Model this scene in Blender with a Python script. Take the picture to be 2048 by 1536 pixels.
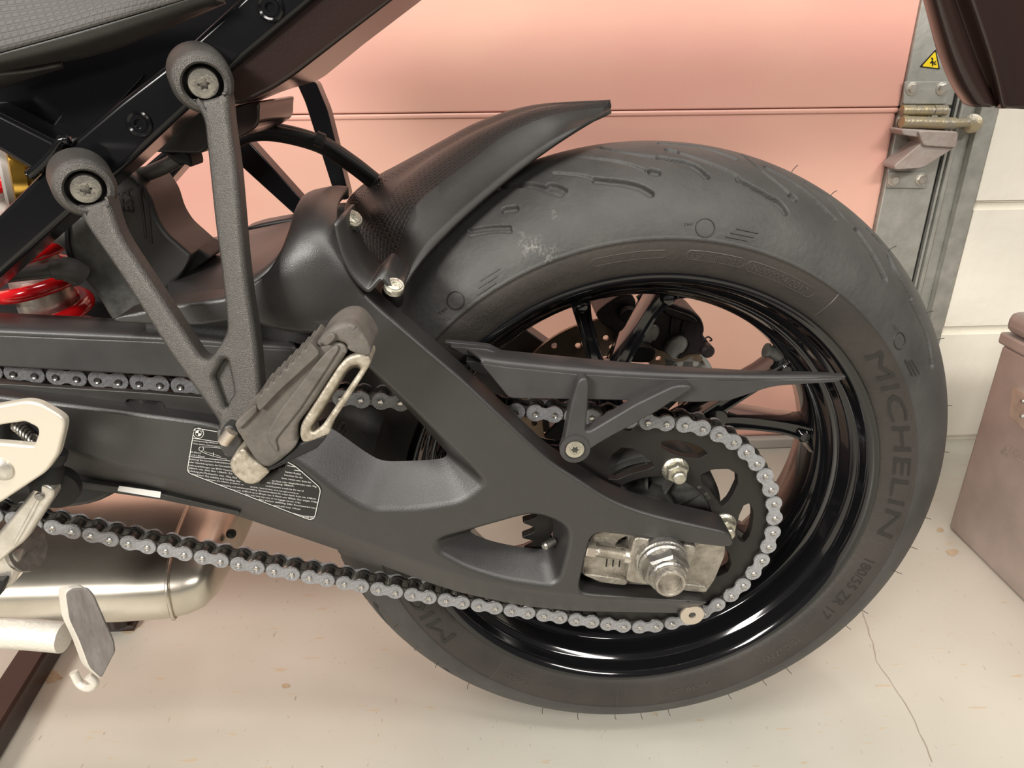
import bpy, bmesh, math, random
import numpy as np
from mathutils import Vector, Matrix
from mathutils.geometry import delaunay_2d_cdt

random.seed(7)
S = bpy.context.scene
COL = S.collection
for o in list(bpy.data.objects):
    bpy.data.objects.remove(o)

# ------------------------------------------------------------------ camera
ZA = 0.322                                  # height of the rear axle above the floor
CAM = Vector((-0.1429, -0.6534, 0.3887 + ZA))
YAW, PITCH, ROLL, FPX = 0.0332, 0.4244, -0.0104, 1420.0
_f = Vector((math.sin(YAW) * math.cos(PITCH), math.cos(YAW) * math.cos(PITCH), -math.sin(PITCH)))
_r0 = Vector((math.cos(YAW), -math.sin(YAW), 0))
_u0 = _r0.cross(_f)
RX = _r0 * math.cos(ROLL) + _u0 * math.sin(ROLL)
UX = -_r0 * math.sin(ROLL) + _u0 * math.cos(ROLL)
cd = bpy.data.cameras.new('camera')
cam = bpy.data.objects.new('camera', cd)
COL.objects.link(cam)
cd.sensor_fit = 'HORIZONTAL'
cd.sensor_width = 36.0
cd.lens = FPX * 36.0 / 2048.0
cd.clip_start = 0.01
M = Matrix.Identity(4)
for i in range(3):
    M[i][0] = RX[i]; M[i][1] = UX[i]; M[i][2] = -_f[i]; M[i][3] = CAM[i]
cam.matrix_world = M
S.camera = cam

# ------------------------------------------------------------------ world, lamps, exposure
w = bpy.data.worlds.new('garage_ambient')
S.world = w
w.use_nodes = True
bg = w.node_tree.nodes['Background']
bg.inputs[0].default_value = (1.0, 0.94, 0.88, 1)
bg.inputs[1].default_value = 0.11

def area(name, loc, target, sx, sy, power, col=(1, 0.95, 0.89)):
    d = bpy.data.lights.new(name, 'AREA')
    d.shape = 'RECTANGLE'; d.size = sx; d.size_y = sy; d.energy = power; d.color = col
    o = bpy.data.objects.new(name, d)
    COL.objects.link(o)
    o.location = loc
    o.rotation_euler = (Vector(target) - Vector(loc)).to_track_quat('-Z', 'Y').to_euler()
    return o
area('wall_lamp_front', (-1.9, -2.5, 1.95), (-0.1, 0.0, 0.35), 0.9, 0.45, 112)
area('ceiling_lamp_middle', (-0.25, -1.0, 2.6), (-0.1, -0.2, 0.0), 1.6, 0.24, 34)
area('ceiling_lamp_back', (0.65, 0.12, 2.6), (-0.1, -0.1, 0.0), 1.3, 0.16, 17)
area('ceiling_lamp_side', (1.5, -2.2, 2.4), (0.55, 0.3, 0.3), 1.4, 0.22, 46)

vs = S.view_settings
vs.view_transform = 'Standard'
vs.look = 'None'
vs.exposure = 0.0
vs.gamma = 1.0
vs.use_curve_mapping = False

# ------------------------------------------------------------------ helpers: space
def P(x, y, Y):
    d = (x - 1024.0) * RX + (768.0 - y) * UX + FPX * _f
    return CAM + d * ((Y - CAM.y) / d.y)
def PZ(x, y, Z):
    d = (x - 1024.0) * RX + (768.0 - y) * UX + FPX * _f
    return CAM + d * ((Z - CAM.z) / d.z)
def pol(r, deg, Y):
    a = math.radians(deg)
    return Vector((r * math.cos(a), Y, ZA + r * math.sin(a)))

# ------------------------------------------------------------------ helpers: materials
def mat(name, col, rough=0.5, metal=0.0, bump=0.0, bscale=400.0, var=0.0, vscale=30.0, col2=None,
        coat=0.0, spec=0.5, stretch=None, detail=3.0):
    m = bpy.data.materials.new(name)
    m.use_nodes = True
    nt = m.node_tree
    b = nt.nodes['Principled BSDF']
    b.inputs['Base Color'].default_value = (*col, 1)
    b.inputs['Roughness'].default_value = rough
    b.inputs['Metallic'].default_value = metal
    b.inputs['Specular IOR Level'].default_value = spec
    if coat:
        b.inputs['Coat Weight'].default_value = coat
        b.inputs['Coat Roughness'].default_value = 0.05
    tc = nt.nodes.new('ShaderNodeTexCoord')
    src = tc.outputs['Object']
    if stretch:
        mp = nt.nodes.new('ShaderNodeMapping')
        mp.inputs['Scale'].default_value = stretch
        nt.links.new(src, mp.inputs[0]); src = mp.outputs[0]
    if bump:
        n = nt.nodes.new('ShaderNodeTexNoise')
        n.inputs['Scale'].default_value = bscale
        n.inputs['Detail'].default_value = detail
        nt.links.new(src, n.inputs['Vector'])
        bp = nt.nodes.new('ShaderNodeBump')
        bp.inputs['Strength'].default_value = bump
        bp.inputs['Distance'].default_value = 0.002
        nt.links.new(n.outputs['Fac'], bp.inputs['Height'])
        nt.links.new(bp.outputs[0], b.inputs['Normal'])
    if var or col2:
        n2 = nt.nodes.new('ShaderNodeTexNoise')
        n2.inputs['Scale'].default_value = vscale
        n2.inputs['Detail'].default_value = 6.0
        n2.inputs['Roughness'].default_value = 0.6
        nt.links.new(src, n2.inputs['Vector'])
        cr = nt.nodes.new('ShaderNodeValToRGB')
        c2 = col2 if col2 else tuple(min(1, c * (1 + var)) for c in col)
        c1 = col if col2 else tuple(c * (1 - var) for c in col)
        cr.color_ramp.elements[0].position = 0.35
        cr.color_ramp.elements[1].position = 0.68
        cr.color_ramp.elements[0].color = (*c1, 1)
        cr.color_ramp.elements[1].color = (*c2, 1)
        nt.links.new(n2.outputs['Fac'], cr.inputs[0])
        nt.links.new(cr.outputs[0], b.inputs['Base Color'])
    return m

MT = {}
MT['arm'] = mat('satin_black_metal', (0.017, 0.016, 0.0155), 0.43, 0.0, 0.16, 1400, var=0.10, vscale=60, spec=1.0)
MT['cast'] = mat('charcoal_cast_metal', (0.130, 0.124, 0.115), 0.42, 0.75, 0.45, 1900, var=0.3, vscale=1700)
MT['gloss'] = mat('gloss_black_paint', (0.006, 0.006, 0.007), 0.10, 0.0, coat=0.6)
MT['frame'] = mat('black_frame_paint', (0.005, 0.005, 0.006), 0.17, 0.0, 0.0, spec=0.42)
MT['plastic'] = mat('black_plastic', (0.026, 0.0245, 0.0225), 0.44, 0.0, 0.12, 1500, var=0.12, vscale=80)
MT['guard'] = mat('grey_black_plastic', (0.042, 0.040, 0.040), 0.42, 0.0, 0.10, 1200, var=0.12, vscale=40)
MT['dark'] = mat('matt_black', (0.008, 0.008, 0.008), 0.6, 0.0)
MT['rubber'] = mat('footpeg_rubber', (0.085, 0.077, 0.068), 0.62, 0.0, 0.25, 300, col2=(0.145, 0.128, 0.108), vscale=45)
MT['peg'] = mat('worn_cast_aluminium', (0.34, 0.30, 0.23), 0.52, 0.65, 0.25, 420, col2=(0.60, 0.55, 0.46), vscale=160)
MT['alu'] = mat('bare_aluminium', (0.60, 0.57, 0.51), 0.38, 0.9, 0.12, 500, col2=(0.80, 0.77, 0.71), vscale=60)
MT['white'] = mat('pale_anodised_plate', (0.68, 0.63, 0.53), 0.34, 0.35, 0.05, 700)
MT['steel'] = mat('zinc_steel', (0.30, 0.29, 0.27), 0.36, 0.95, 0.25, 500, col2=(0.50, 0.48, 0.44), vscale=120)
MT['gold'] = mat('yellow_zinc_screw', (0.48, 0.455, 0.37), 0.36, 0.9, 0.3, 600, col2=(0.64, 0.62, 0.53), vscale=200)
MT['cap'] = mat('cap_steel', (0.70, 0.62, 0.53), 0.35, 0.85, 0.1, 900)
MT['chain'] = mat('greasy_chain_plate', (0.34, 0.34, 0.345), 0.42, 0.75, 0.8, 2200, col2=(0.60, 0.61, 0.63), vscale=900, detail=2)
MT['rivet'] = mat('chain_rivet', (0.58, 0.56, 0.53), 0.28, 0.95)
MT['chain_in'] = mat('oiled_chain_steel', (0.035, 0.033, 0.030), 0.28, 0.6, 0.2, 700, col2=(0.10, 0.095, 0.085), vscale=260)
MT['red'] = mat('red_spring_paint', (0.62, 0.006, 0.010), 0.16, 0.0, coat=0.6)
MT['goldano'] = mat('gold_anodised', (0.62, 0.36, 0.06), 0.25, 0.9)
MT['greycap'] = mat('grey_cap', (0.38, 0.35, 0.32), 0.5, 0.3)
MT['exhaust'] = mat('stainless_exhaust', (0.56, 0.52, 0.44), 0.33, 0.95, 0.05, 60, col2=(0.72, 0.67, 0.58), vscale=9)
MT['disc'] = mat('brake_disc_steel', (0.20, 0.14, 0.10), 0.42, 0.8, 0.1, 200, col2=(0.30, 0.23, 0.17), vscale=40)
MT['caliper'] = mat('dirty_caliper_bore_shade', (0.030, 0.022, 0.022), 0.5, 0.3, 0.3, 200, var=0.4, vscale=60)
MT['pad'] = mat('caliper_piston_grey', (0.42, 0.42, 0.39), 0.45, 0.4, 0.3, 250, var=0.15, vscale=80)
MT['adjust'] = mat('chain_adjuster_alloy', (0.30, 0.275, 0.235), 0.46, 0.75, 0.5, 350, col2=(0.50, 0.465, 0.40), vscale=110)
MT['sprocket'] = mat('black_sprocket', (0.022, 0.020, 0.018), 0.46, 0.3, 0.06, 400)
MT['hub'] = mat('dusty_hub_metal', (0.055, 0.055, 0.05), 0.5, 0.3, 0.2, 200, col2=(0.13, 0.13, 0.12), vscale=50)
MT['hose'] = mat('grey_hose', (0.085, 0.08, 0.075), 0.5)
MT['label'] = mat('sticker_black', (0.012, 0.012, 0.012), 0.35)
MT['ink'] = mat('white_print_and_glint', (0.78, 0.77, 0.74), 0.5)
MT['padgrey'] = mat('worn_stand_pad', (0.14, 0.125, 0.115), 0.65, 0.2, 0.8, 260, col2=(0.22, 0.20, 0.185), vscale=120, stretch=(1, 1, 0.25))
MT['standfoot'] = mat('white_cast_aluminium', (0.74, 0.70, 0.62), 0.42, 0.35, 0.3, 300)
MT['galv'] = mat('galvanised_steel', (0.36, 0.36, 0.33), 0.5, 0.55, 0.25, 120, col2=(0.48, 0.48, 0.44), vscale=35)
MT['hinge'] = mat('greasy_galvanised', (0.36, 0.34, 0.30), 0.42, 0.65, 0.5, 160, col2=(0.52, 0.43, 0.24), vscale=45)
MT['brack'] = mat('overpainted_bracket', (0.36, 0.29, 0.26), 0.6, 0.2, 0.5, 160, col2=(0.42, 0.37, 0.34), vscale=30)
MT['yellow'] = mat('sign_yellow', (0.88, 0.66, 0.02), 0.4)
MT['rubberseal'] = mat('seal_black', (0.02, 0.02, 0.018), 0.6)
MT['pann'] = mat('scratched_alu_case', (0.40, 0.345, 0.32), 0.48, 0.55, 0.2, 60, col2=(0.52, 0.455, 0.42), vscale=9)
MT['tail'] = mat('gloss_tail_plastic', (0.022, 0.012, 0.010), 0.22, 0.0, 0.06, 500, spec=0.5)
MT['kerb'] = mat('door_seal_strip', (0.40, 0.37, 0.33), 0.7, 0.0, 0.2, 60)
MT['crack'] = mat('floor_crack', (0.33, 0.28, 0.22), 0.9)
MT['chip'] = mat('bare_screed', (0.40, 0.29, 0.18), 0.8, 0.0, 0.4, 120, col2=(0.50, 0.41, 0.29), vscale=60)

def wall_paint(name, c1, c2, vs_, bump, bs):
    return mat(name, c1, 0.6, 0.0, bump, bs, col2=c2, vscale=vs_)
MT['block'] = wall_paint('cream_wall_paint', (0.82, 0.785, 0.68), (0.87, 0.84, 0.74), 6, 0.6, 45)
MT['mortar'] = wall_paint('cream_mortar', (0.78, 0.745, 0.64), (0.83, 0.80, 0.70), 12, 0.8, 60)

def door_material():
    m = mat('salmon_door_paint', (0.80, 0.36, 0.27), 0.36, 0.0, 0.10, 130)
    nt = m.node_tree; b = nt.nodes['Principled BSDF']
    tc = nt.nodes.new('ShaderNodeTexCoord')
    n = nt.nodes.new('ShaderNodeTexNoise'); n.inputs['Scale'].default_value = 2.2; n.inputs['Detail'].default_value = 5
    mp = nt.nodes.new('ShaderNodeMapping'); mp.inputs['Scale'].default_value = (1, 1, 1.7)
    nt.links.new(tc.outputs['Object'], mp.inputs[0]); nt.links.new(mp.outputs[0], n.inputs['Vector'])
    cr = nt.nodes.new('ShaderNodeValToRGB')
    cr.color_ramp.elements[0].position = 0.36; cr.color_ramp.elements[0].color = (0.74, 0.385, 0.32, 1)
    cr.color_ramp.elements[1].position = 0.66; cr.color_ramp.elements[1].color = (0.77, 0.47, 0.36, 1)
    nt.links.new(n.outputs['Fac'], cr.inputs[0])
    nt.links.new(cr.outputs[0], b.inputs['Base Color'])
    return m
MT['door'] = door_material()

def floor_material():
    m = mat('painted_concrete', (0.60, 0.55, 0.46), 0.38, 0.0, 0.10, 60)
    nt = m.node_tree; b = nt.nodes['Principled BSDF']
    tc = nt.nodes.new('ShaderNodeTexCoord')
    def noise(scale, det, sx=1, sy=1, rot=0):
        mp = nt.nodes.new('ShaderNodeMapping'); mp.inputs['Scale'].default_value = (sx, sy, 1)
        mp.inputs['Rotation'].default_value = (0, 0, rot)
        nt.links.new(tc.outputs['Object'], mp.inputs[0])
        n = nt.nodes.new('ShaderNodeTexNoise'); n.inputs['Scale'].default_value = scale; n.inputs['Detail'].default_value = det
        nt.links.new(mp.outputs[0], n.inputs['Vector']); return n
    def ramp(n, p0, c0, p1, c1):
        cr = nt.nodes.new('ShaderNodeValToRGB'); e = cr.color_ramp.elements
        e[0].position = p0; e[0].color = (*c0, 1); e[1].position = p1; e[1].color = (*c1, 1)
        nt.links.new(n.outputs['Fac'], cr.inputs[0]); return cr
    def mix(a, bb, fac):
        mx = nt.nodes.new('ShaderNodeMix'); mx.data_type = 'RGBA'
        nt.links.new(fac, mx.inputs[0]); nt.links.new(a, mx.inputs[6])
        if isinstance(bb, tuple): mx.inputs[7].default_value = (*bb, 1)
        else: nt.links.new(bb, mx.inputs[7])
        return mx.outputs[2]
    base = ramp(noise(3.0, 8), 0.3, (0.46, 0.437, 0.373), 0.7, (0.53, 0.512, 0.447))
    s1 = ramp(noise(26, 3, 1.0, 4.0, 0.6), 0.665, (0, 0, 0), 0.73, (1, 1, 1))
    s2 = ramp(noise(60, 2, 4.5, 1.0, 0.35), 0.70, (0, 0, 0), 0.75, (1, 1, 1))
    s3 = ramp(noise(95, 2), 0.76, (0, 0, 0), 0.79, (1, 1, 1))
    c = mix(base.outputs[0], (0.50, 0.41, 0.29), s1.outputs[0])
    c = mix(c, (0.36, 0.31, 0.25), s2.outputs[0])
    c = mix(c, (0.22, 0.19, 0.16), s3.outputs[0])
    nt.links.new(c, b.inputs['Base Color'])
    return m
MT['floor'] = floor_material()

def tyre_material(name, col, col2, scuff=False):
    m = mat(name, col, 0.58, 0.0, 0.25, 220, col2=col2, vscale=14)
    nt = m.node_tree; b = nt.nodes['Principled BSDF']
    if scuff:
        tc = nt.nodes.new('ShaderNodeTexCoord')
        base = b.inputs['Base Color'].links[0].from_socket
        for (px, py, rad, amt) in ((1100, 492, 0.030, 0.55), (958, 585, 0.022, 0.25)):
            c = P(px, py, -0.075)
            d = nt.nodes.new('ShaderNodeVectorMath'); d.operation = 'DISTANCE'
            d.inputs[1].default_value = c
            nt.links.new(tc.outputs['Object'], d.inputs[0])
            mr = nt.nodes.new('ShaderNodeMapRange')
            mr.inputs[1].default_value = rad * 0.1; mr.inputs[2].default_value = rad
            mr.inputs[3].default_value = amt; mr.inputs[4].default_value = 0
            nb = nt.nodes.new('ShaderNodeTexNoise'); nb.inputs['Scale'].default_value = 38
            nt.links.new(tc.outputs['Object'], nb.inputs['Vector'])
            wob = nt.nodes.new('ShaderNodeMath'); wob.operation = 'MULTIPLY_ADD'; wob.inputs[1].default_value = 0.075; wob.inputs[2].default_value = -0.030
            nt.links.new(nb.outputs['Fac'], wob.inputs[0])
            ad = nt.nodes.new('ShaderNodeMath'); ad.operation = 'ADD'
            nt.links.new(d.outputs['Value'], ad.inputs[0]); nt.links.new(wob.outputs[0], ad.inputs[1])
            nt.links.new(ad.outputs[0], mr.inputs[0])
            n = nt.nodes.new('ShaderNodeTexNoise'); n.inputs['Scale'].default_value = 420; n.inputs['Detail'].default_value = 4
            nt.links.new(tc.outputs['Object'], n.inputs['Vector'])
            mr2 = nt.nodes.new('ShaderNodeMapRange')
            mr2.inputs[1].default_value = 0.46; mr2.inputs[2].default_value = 0.62
            nt.links.new(n.outputs['Fac'], mr2.inputs[0])
            mu = nt.nodes.new('ShaderNodeMath'); mu.operation = 'MULTIPLY'
            nt.links.new(mr.outputs[0], mu.inputs[0]); nt.links.new(mr2.outputs[0], mu.inputs[1])
            mx = nt.nodes.new('ShaderNodeMix'); mx.data_type = 'RGBA'
            nt.links.new(mu.outputs[0], mx.inputs[0]); nt.links.new(base, mx.inputs[6])
            mx.inputs[7].default_value = (0.55, 0.53, 0.48, 1)
            base = mx.outputs[2]
        nt.links.new(base, b.inputs['Base Color'])
    return m
MT['tread'] = tyre_material('tyre_tread_rubber', (0.036, 0.0355, 0.034), (0.066, 0.064, 0.060), True)
MT['side'] = tyre_material('tyre_sidewall_rubber', (0.030, 0.026, 0.0225), (0.047, 0.040, 0.034))
MT['letter'] = mat('tyre_lettering', (0.018, 0.016, 0.014), 0.5)
MT['lettermark'] = mat('tyre_moulded_marks', (0.066, 0.059, 0.052), 0.42)  # lighter than the sidewall: light caught by raised marks, put into the colour

def weave_material(name, col, rough, size, strength):
    """fine staggered pressed pattern laid out in metres over the part's own surface"""
    m = mat(name, col, rough)
    nt = m.node_tree; b = nt.nodes['Principled BSDF']
    tc = nt.nodes.new('ShaderNodeTexCoord')
    br = nt.nodes.new('ShaderNodeTexBrick')
    br.inputs['Scale'].default_value = 1.0
    br.inputs['Brick Width'].default_value = size; br.inputs['Row Height'].default_value = size * 0.62
    br.inputs['Mortar Size'].default_value = size * 0.16; br.inputs['Mortar Smooth'].default_value = 0.8
    br.offset = 0.5
    nt.links.new(tc.outputs['UV'], br.inputs['Vector'])
    bp = nt.nodes.new('ShaderNodeBump'); bp.inputs['Strength'].default_value = strength; bp.inputs['Distance'].default_value = 0.0012
    bp.invert = True
    nt.links.new(br.outputs['Fac'], bp.inputs['Height']); nt.links.new(bp.outputs[0], b.inputs['Normal'])
    return m
MT['seat'] = weave_material('textured_seat_cover', (0.060, 0.057, 0.052), 0.55, 0.0048, 0.22)
MT['hex'] = weave_material('pressed_pattern_plastic', (0.022, 0.020, 0.019), 0.42, 0.0052, 0.7)

# ------------------------------------------------------------------ helpers: meshes
def link(name, me, material, parent=None, sharp=35):
    o = bpy.data.objects.new(name, me)
    COL.objects.link(o)
    if material is not None:
        for mm in (material if isinstance(material, (list, tuple)) else [material]):
            me.materials.append(MT[mm])
    if parent is not None:
        o.parent = parent
    if sharp is not None and len(me.polygons):
        me.polygons.foreach_set('use_smooth', [True] * len(me.polygons))
        me.set_sharp_from_angle(angle=math.radians(sharp))
    me.update()
    return o
def mk(name, verts, faces, material, parent=None, sharp=35, fix=True):
    me = bpy.data.meshes.new(name)
    me.from_pydata([tuple(v) for v in verts], [], faces)
    if fix:
        bm = bmesh.new(); bm.from_mesh(me)
        bmesh.ops.remove_doubles(bm, verts=bm.verts, dist=1e-6)
        bmesh.ops.recalc_face_normals(bm, faces=bm.faces)
        bm.to_mesh(me); bm.free()
    return link(name, me, material, parent, sharp)
def tag(o, label=None, cat=None, group=None, kind=None):
    if label: o['label'] = label
    if cat: o['category'] = cat
    if group: o['group'] = group
    if kind: o['kind'] = kind
    return o
def empty(name, loc=(0, 0, 0)):
    o = bpy.data.objects.new(name, None)
    o.empty_display_size = 0.05
    o.location = loc
    COL.objects.link(o)
    return o

def rnd(pts, n=4, rdef=6.0):
    """round every corner of a closed polygon; each corner gives n+1 points"""
    out = []
    k = len(pts)
    for i, p in enumerate(pts):
        a, c = pts[i - 1], pts[(i + 1) % k]
        r = p[2] if len(p) > 2 else rdef
        p2 = Vector(p[:2]); v1 = Vector(a[:2]) - p2; v2 = Vector(c[:2]) - p2
        l1, l2 = v1.length, v2.length
        d1 = min(r, 0.45 * l1); d2 = min(r, 0.45 * l2)
        s = p2 + v1 * (d1 / l1 if l1 else 0); e = p2 + v2 * (d2 / l2 if l2 else 0)
        for j in range(n + 1):
            t = j / n
            out.append(s * (1 - t) ** 2 + p2 * 2 * t * (1 - t) + e * t * t)
    return out
def catmull(pts, n=6, closed=False):
    pts = [Vector(p) for p in pts]
    k = len(pts); out = []
    m = k if closed else k - 1
    for i in range(m):
        p1 = pts[i]; p2 = pts[(i + 1) % k]
        p0 = pts[i - 1] if (i > 0 or closed) else p1 + (p1 - p2)
        p3 = pts[(i + 2) % k] if (i + 2 < k or closed) else p2 + (p2 - p1)
        for j in range(n):
            t = j / n
            out.append(0.5 * ((2 * p1) + (p2 - p0) * t + (2 * p0 - 5 * p1 + 4 * p2 - p3) * t * t + (3 * p1 - p0 - 3 * p2 + p3) * t ** 3))
    if not closed: out.append(pts[-1])
    return out
def area2(pts):
    s = 0
    for i in range(len(pts)):
        a, b = pts[i - 1], pts[i]
        s += a.x * b.z - b.x * a.z
    return s * 0.5
def inset(pts, d):
    """move the ring (in X/Z) by d towards its inside"""
    sg = 1 if area2(pts) > 0 else -1
    out = []; k = len(pts)
    for i, p in enumerate(pts):
        a, c = pts[i - 1], pts[(i + 1) % k]
        t = Vector((c.x - a.x, c.z - a.z))
        if t.length < 1e-9: out.append(p.copy()); continue
        t.normalize()
        dd = d[i] if isinstance(d, list) else d
        out.append(Vector((p.x - t.y * dd * sg, p.y, p.z + t.x * dd * sg)))
    return out
def winding(poly, pts):
    """winding number of each point round the closed polygon"""
    a = poly; b = np.roll(poly, -1, axis=0)
    px, py = pts[:, 0:1], pts[:, 1:2]
    cr = (b[:, 0] - a[:, 0]) * (py - a[:, 1]) - (px - a[:, 0]) * (b[:, 1] - a[:, 1])
    upw = (a[:, 1] <= py) & (b[:, 1] > py) & (cr > 0)
    dnw = (a[:, 1] > py) & (b[:, 1] <= py) & (cr < 0)
    return upw.sum(1) - dnw.sum(1)
def slab(name, outer, Yf, Yb, material, parent=None, holes=(), bev=0.002, back=None, n=4, r=6.0, ext=None, sharp=35, px=True, cap_back=True):
    """solid from an outline on the plane Y=Yf (Yf may be a function of the outline point), reaching back to Yb"""
    fy = Yf if callable(Yf) else (lambda x, y: Yf)
    # corners must be rounder than the edge rounding, or the inset outline would cross itself
    if bev > 0:
        c0 = outer[0]; sc_ = 1.0
        if px: sc_ = FPX / max(0.05, (P(c0[0], c0[1], fy(c0[0], c0[1])) - CAM).dot(_f))
        lims = []
        def fat(pts, sgn):
            q_ = []; k_ = len(pts); ar_ = 0.0; lim = []
            for i_, p_ in enumerate(pts):
                a_ = pts[i_ - 1]; ar_ += a_[0] * p_[1] - p_[0] * a_[1]
            for i_, p_ in enumerate(pts):
                a_, c_ = pts[i_ - 1], pts[(i_ + 1) % k_]
                v1 = Vector((p_[0] - a_[0], p_[1] - a_[1])); v2 = Vector((c_[0] - p_[0], c_[1] - p_[1]))
                r_ = p_[2] if len(p_) > 2 else r
                lc = bev
                if v1.length > 0 and v2.length > 0:
                    cr_ = v1.x * v2.y - v1.y * v2.x; an_ = v1.angle(v2)
                    if an_ > 0.45 and cr_ * ar_ * sgn > 0:
                        r_ = max(r_, 3.0 * bev * sc_)
                        d_ = min(r_, 0.45 * v1.length, 0.45 * v2.length) / sc_
                        lc = min(bev, max(0.42 * d_ / max(0.5, math.tan(an_ / 2)), 0.10 * bev))
                lim += [lc] * (n + 1)
                q_.append((p_[0], p_[1], r_))
            lims.append(lim)
            return q_
        outer = fat(outer, 1)
        holes = [dict(h_, front=fat(h_['front'], -1)) if isinstance(h_, dict) else fat(h_, -1) for h_ in holes]
        if back is not None: back = [(b_[0], b_[1], o_[2]) for b_, o_ in zip(back, outer)]
        for h_ in holes:
            if isinstance(h_, dict) and h_.get('back'): h_['back'] = [(b_[0], b_[1], o_[2]) for b_, o_ in zip(h_['back'], h_['front'])]
    def ring(pts):
        q = rnd(pts, n, r)
        return [P(v.x, v.y, fy(v.x, v.y)) for v in q] if px else [Vector((v.x, fy(v.x, v.y), v.y)) for v in q]
    def backring(F, pts):
        if pts is not None:
            q = rnd(pts, n, r); return [P(v.x, v.y, Yb) for v in q] if px else [Vector((v.x, Yb, v.y)) for v in q]
        if ext is not None: return [p + Vector(ext) for p in F]
        if callable(Yf): return [Vector((p.x, p.y + Yb, p.z)) for p in F]      # Yb = depth
        return [Vector((p.x, Yb, p.z)) for p in F]
    verts, faces = [], []
    caps_f, caps_b = [], []
    loops = [(outer, back, 1)]
    for h in holes:
        if isinstance(h, dict): loops.append((h['front'], h.get('back'), -1))
        else: loops.append((h, None, -1))
    for li_, (pts, bk, sgn) in enumerate(loops):
        F = ring(pts); B = backring(F, bk)
        rings = []
        if bev > 0:
            bl = lims[li_]
            for (o, dy) in ((1.0, 0.0), (0.62, 0.06), (0.29, 0.29), (0.06, 0.62), (0.0, 1.0)):
                rg = inset(F, [b_ * o * sgn for b_ in bl])
                if bk is not None and dy > 0:
                    dep = max(abs(B[0].y - F[0].y), 1e-6)
                    rg = [a + (b2 - a0) * (b_ * dy / dep) for a, b2, a0, b_ in zip(rg, B, F, bl)]
                elif ext is not None:
                    e = Vector(ext).normalized(); rg = [a + e * b_ * dy for a, b_ in zip(rg, bl)]
                else:
                    rg = [a + Vector((0, b_ * dy, 0)) for a, b_ in zip(rg, bl)]
                rings.append(rg)
        else:
            rings.append(F)
        rings.append(B)
        base = len(verts); k = len(F)
        for rg in rings: verts += rg
        for a in range(len(rings) - 1):
            for i in range(k):
                j = (i + 1) % k
                faces.append((base + a * k + i, base + a * k + j, base + (a + 1) * k + j, base + (a + 1) * k + i))
        caps_f.append((rings[0], base)); caps_b.append((rings[-1], base + (len(rings) - 1) * k))
    for caps in ((caps_f, caps_b) if cap_back else (caps_f,)):
        idx, pts2, edges = [], [], []
        for rg, b0 in caps:
            e0 = len(pts2); m_ = len(rg)
            idx += list(range(b0, b0 + m_)); pts2 += [Vector((p.x, p.z)) for p in rg]
            edges += [(e0 + i, e0 + (i + 1) % m_) for i in range(m_)]
        vo, _, fo, ov, _, _ = delaunay_2d_cdt(pts2, edges, [], 0, 1e-7)
        polys = [np.array([(p.x, p.z) for p in rg]) for rg, _b in caps]
        cen = np.array([[sum(vo[i].x for i in t) / 3, sum(vo[i].y for i in t) / 3] for t in fo])
        keep = winding(polys[0], cen) != 0
        for h_ in polys[1:]: keep &= winding(h_, cen) == 0
        fo = [t for t, k_ in zip(fo, keep) if k_]
        remap = []
        for k_, v2 in enumerate(vo):
            if ov[k_]: remap.append(idx[ov[k_][0]])
            else:
                q_ = min(range(len(pts2)), key=lambda t_: (pts2[t_] - v2).length_squared)
                verts.append(Vector((v2.x, verts[idx[q_]].y, v2.y))); remap.append(len(verts) - 1)
        for t in fo:
            tt = tuple(remap[i] for i in t)
            if len(set(tt)) > 2: faces.append(tt)
    o = mk(name, verts, faces, material, parent, sharp)
    if bev > 0:
        wn = o.modifiers.new('weighted_normals', 'WEIGHTED_NORMAL'); wn.keep_sharp = True; wn.weight = 60
    return o
def sheet(name, lines, material, parent=None, thick=0.003, sub=6, sharp=None, across=0, px=True):
    """open surface lofted through lines of (x, y, Y) points"""
    L = []
    for ln in lines:
        p = [P(*q) for q in ln] if px else [Vector(q) for q in ln]
        L.append(catmull(p, sub))
    if across:
        cols = [catmull([l[i] for l in L], across) for i in range(len(L[0]))]
        L = [[c[j] for c in cols] for j in range(len(cols[0]))]
    k = len(L[0]); verts = [v for l in L for v in l]; faces = []
    for a in range(len(L) - 1):
        for i in range(k - 1):
            faces.append((a * k + i, a * k + i + 1, (a + 1) * k + i + 1, (a + 1) * k + i))
    o = mk(name, verts, faces, material, parent, sharp if sharp else 180)
    grid_uv(o, L)
    if thick:
        md = o.modifiers.new('thickness', 'SOLIDIFY'); md.thickness = thick; md.offset = 0
    return o
def grid_uv(o, L):
    k = len(L[0]); mid = L[len(L) // 2]
    us = [0.0]
    for i in range(1, k): us.append(us[-1] + (mid[i] - mid[i - 1]).length)
    vs_ = [0.0]; c = k // 2
    for a in range(1, len(L)): vs_.append(vs_[-1] + (L[a][c] - L[a - 1][c]).length)
    lay = o.data.uv_layers.new(name='surface')
    if len(o.data.vertices) != k * len(L): return
    for lp in o.data.loops:
        a, i = divmod(lp.vertex_index, k); lay.data[lp.index].uv = (us[i], vs_[a])
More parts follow.
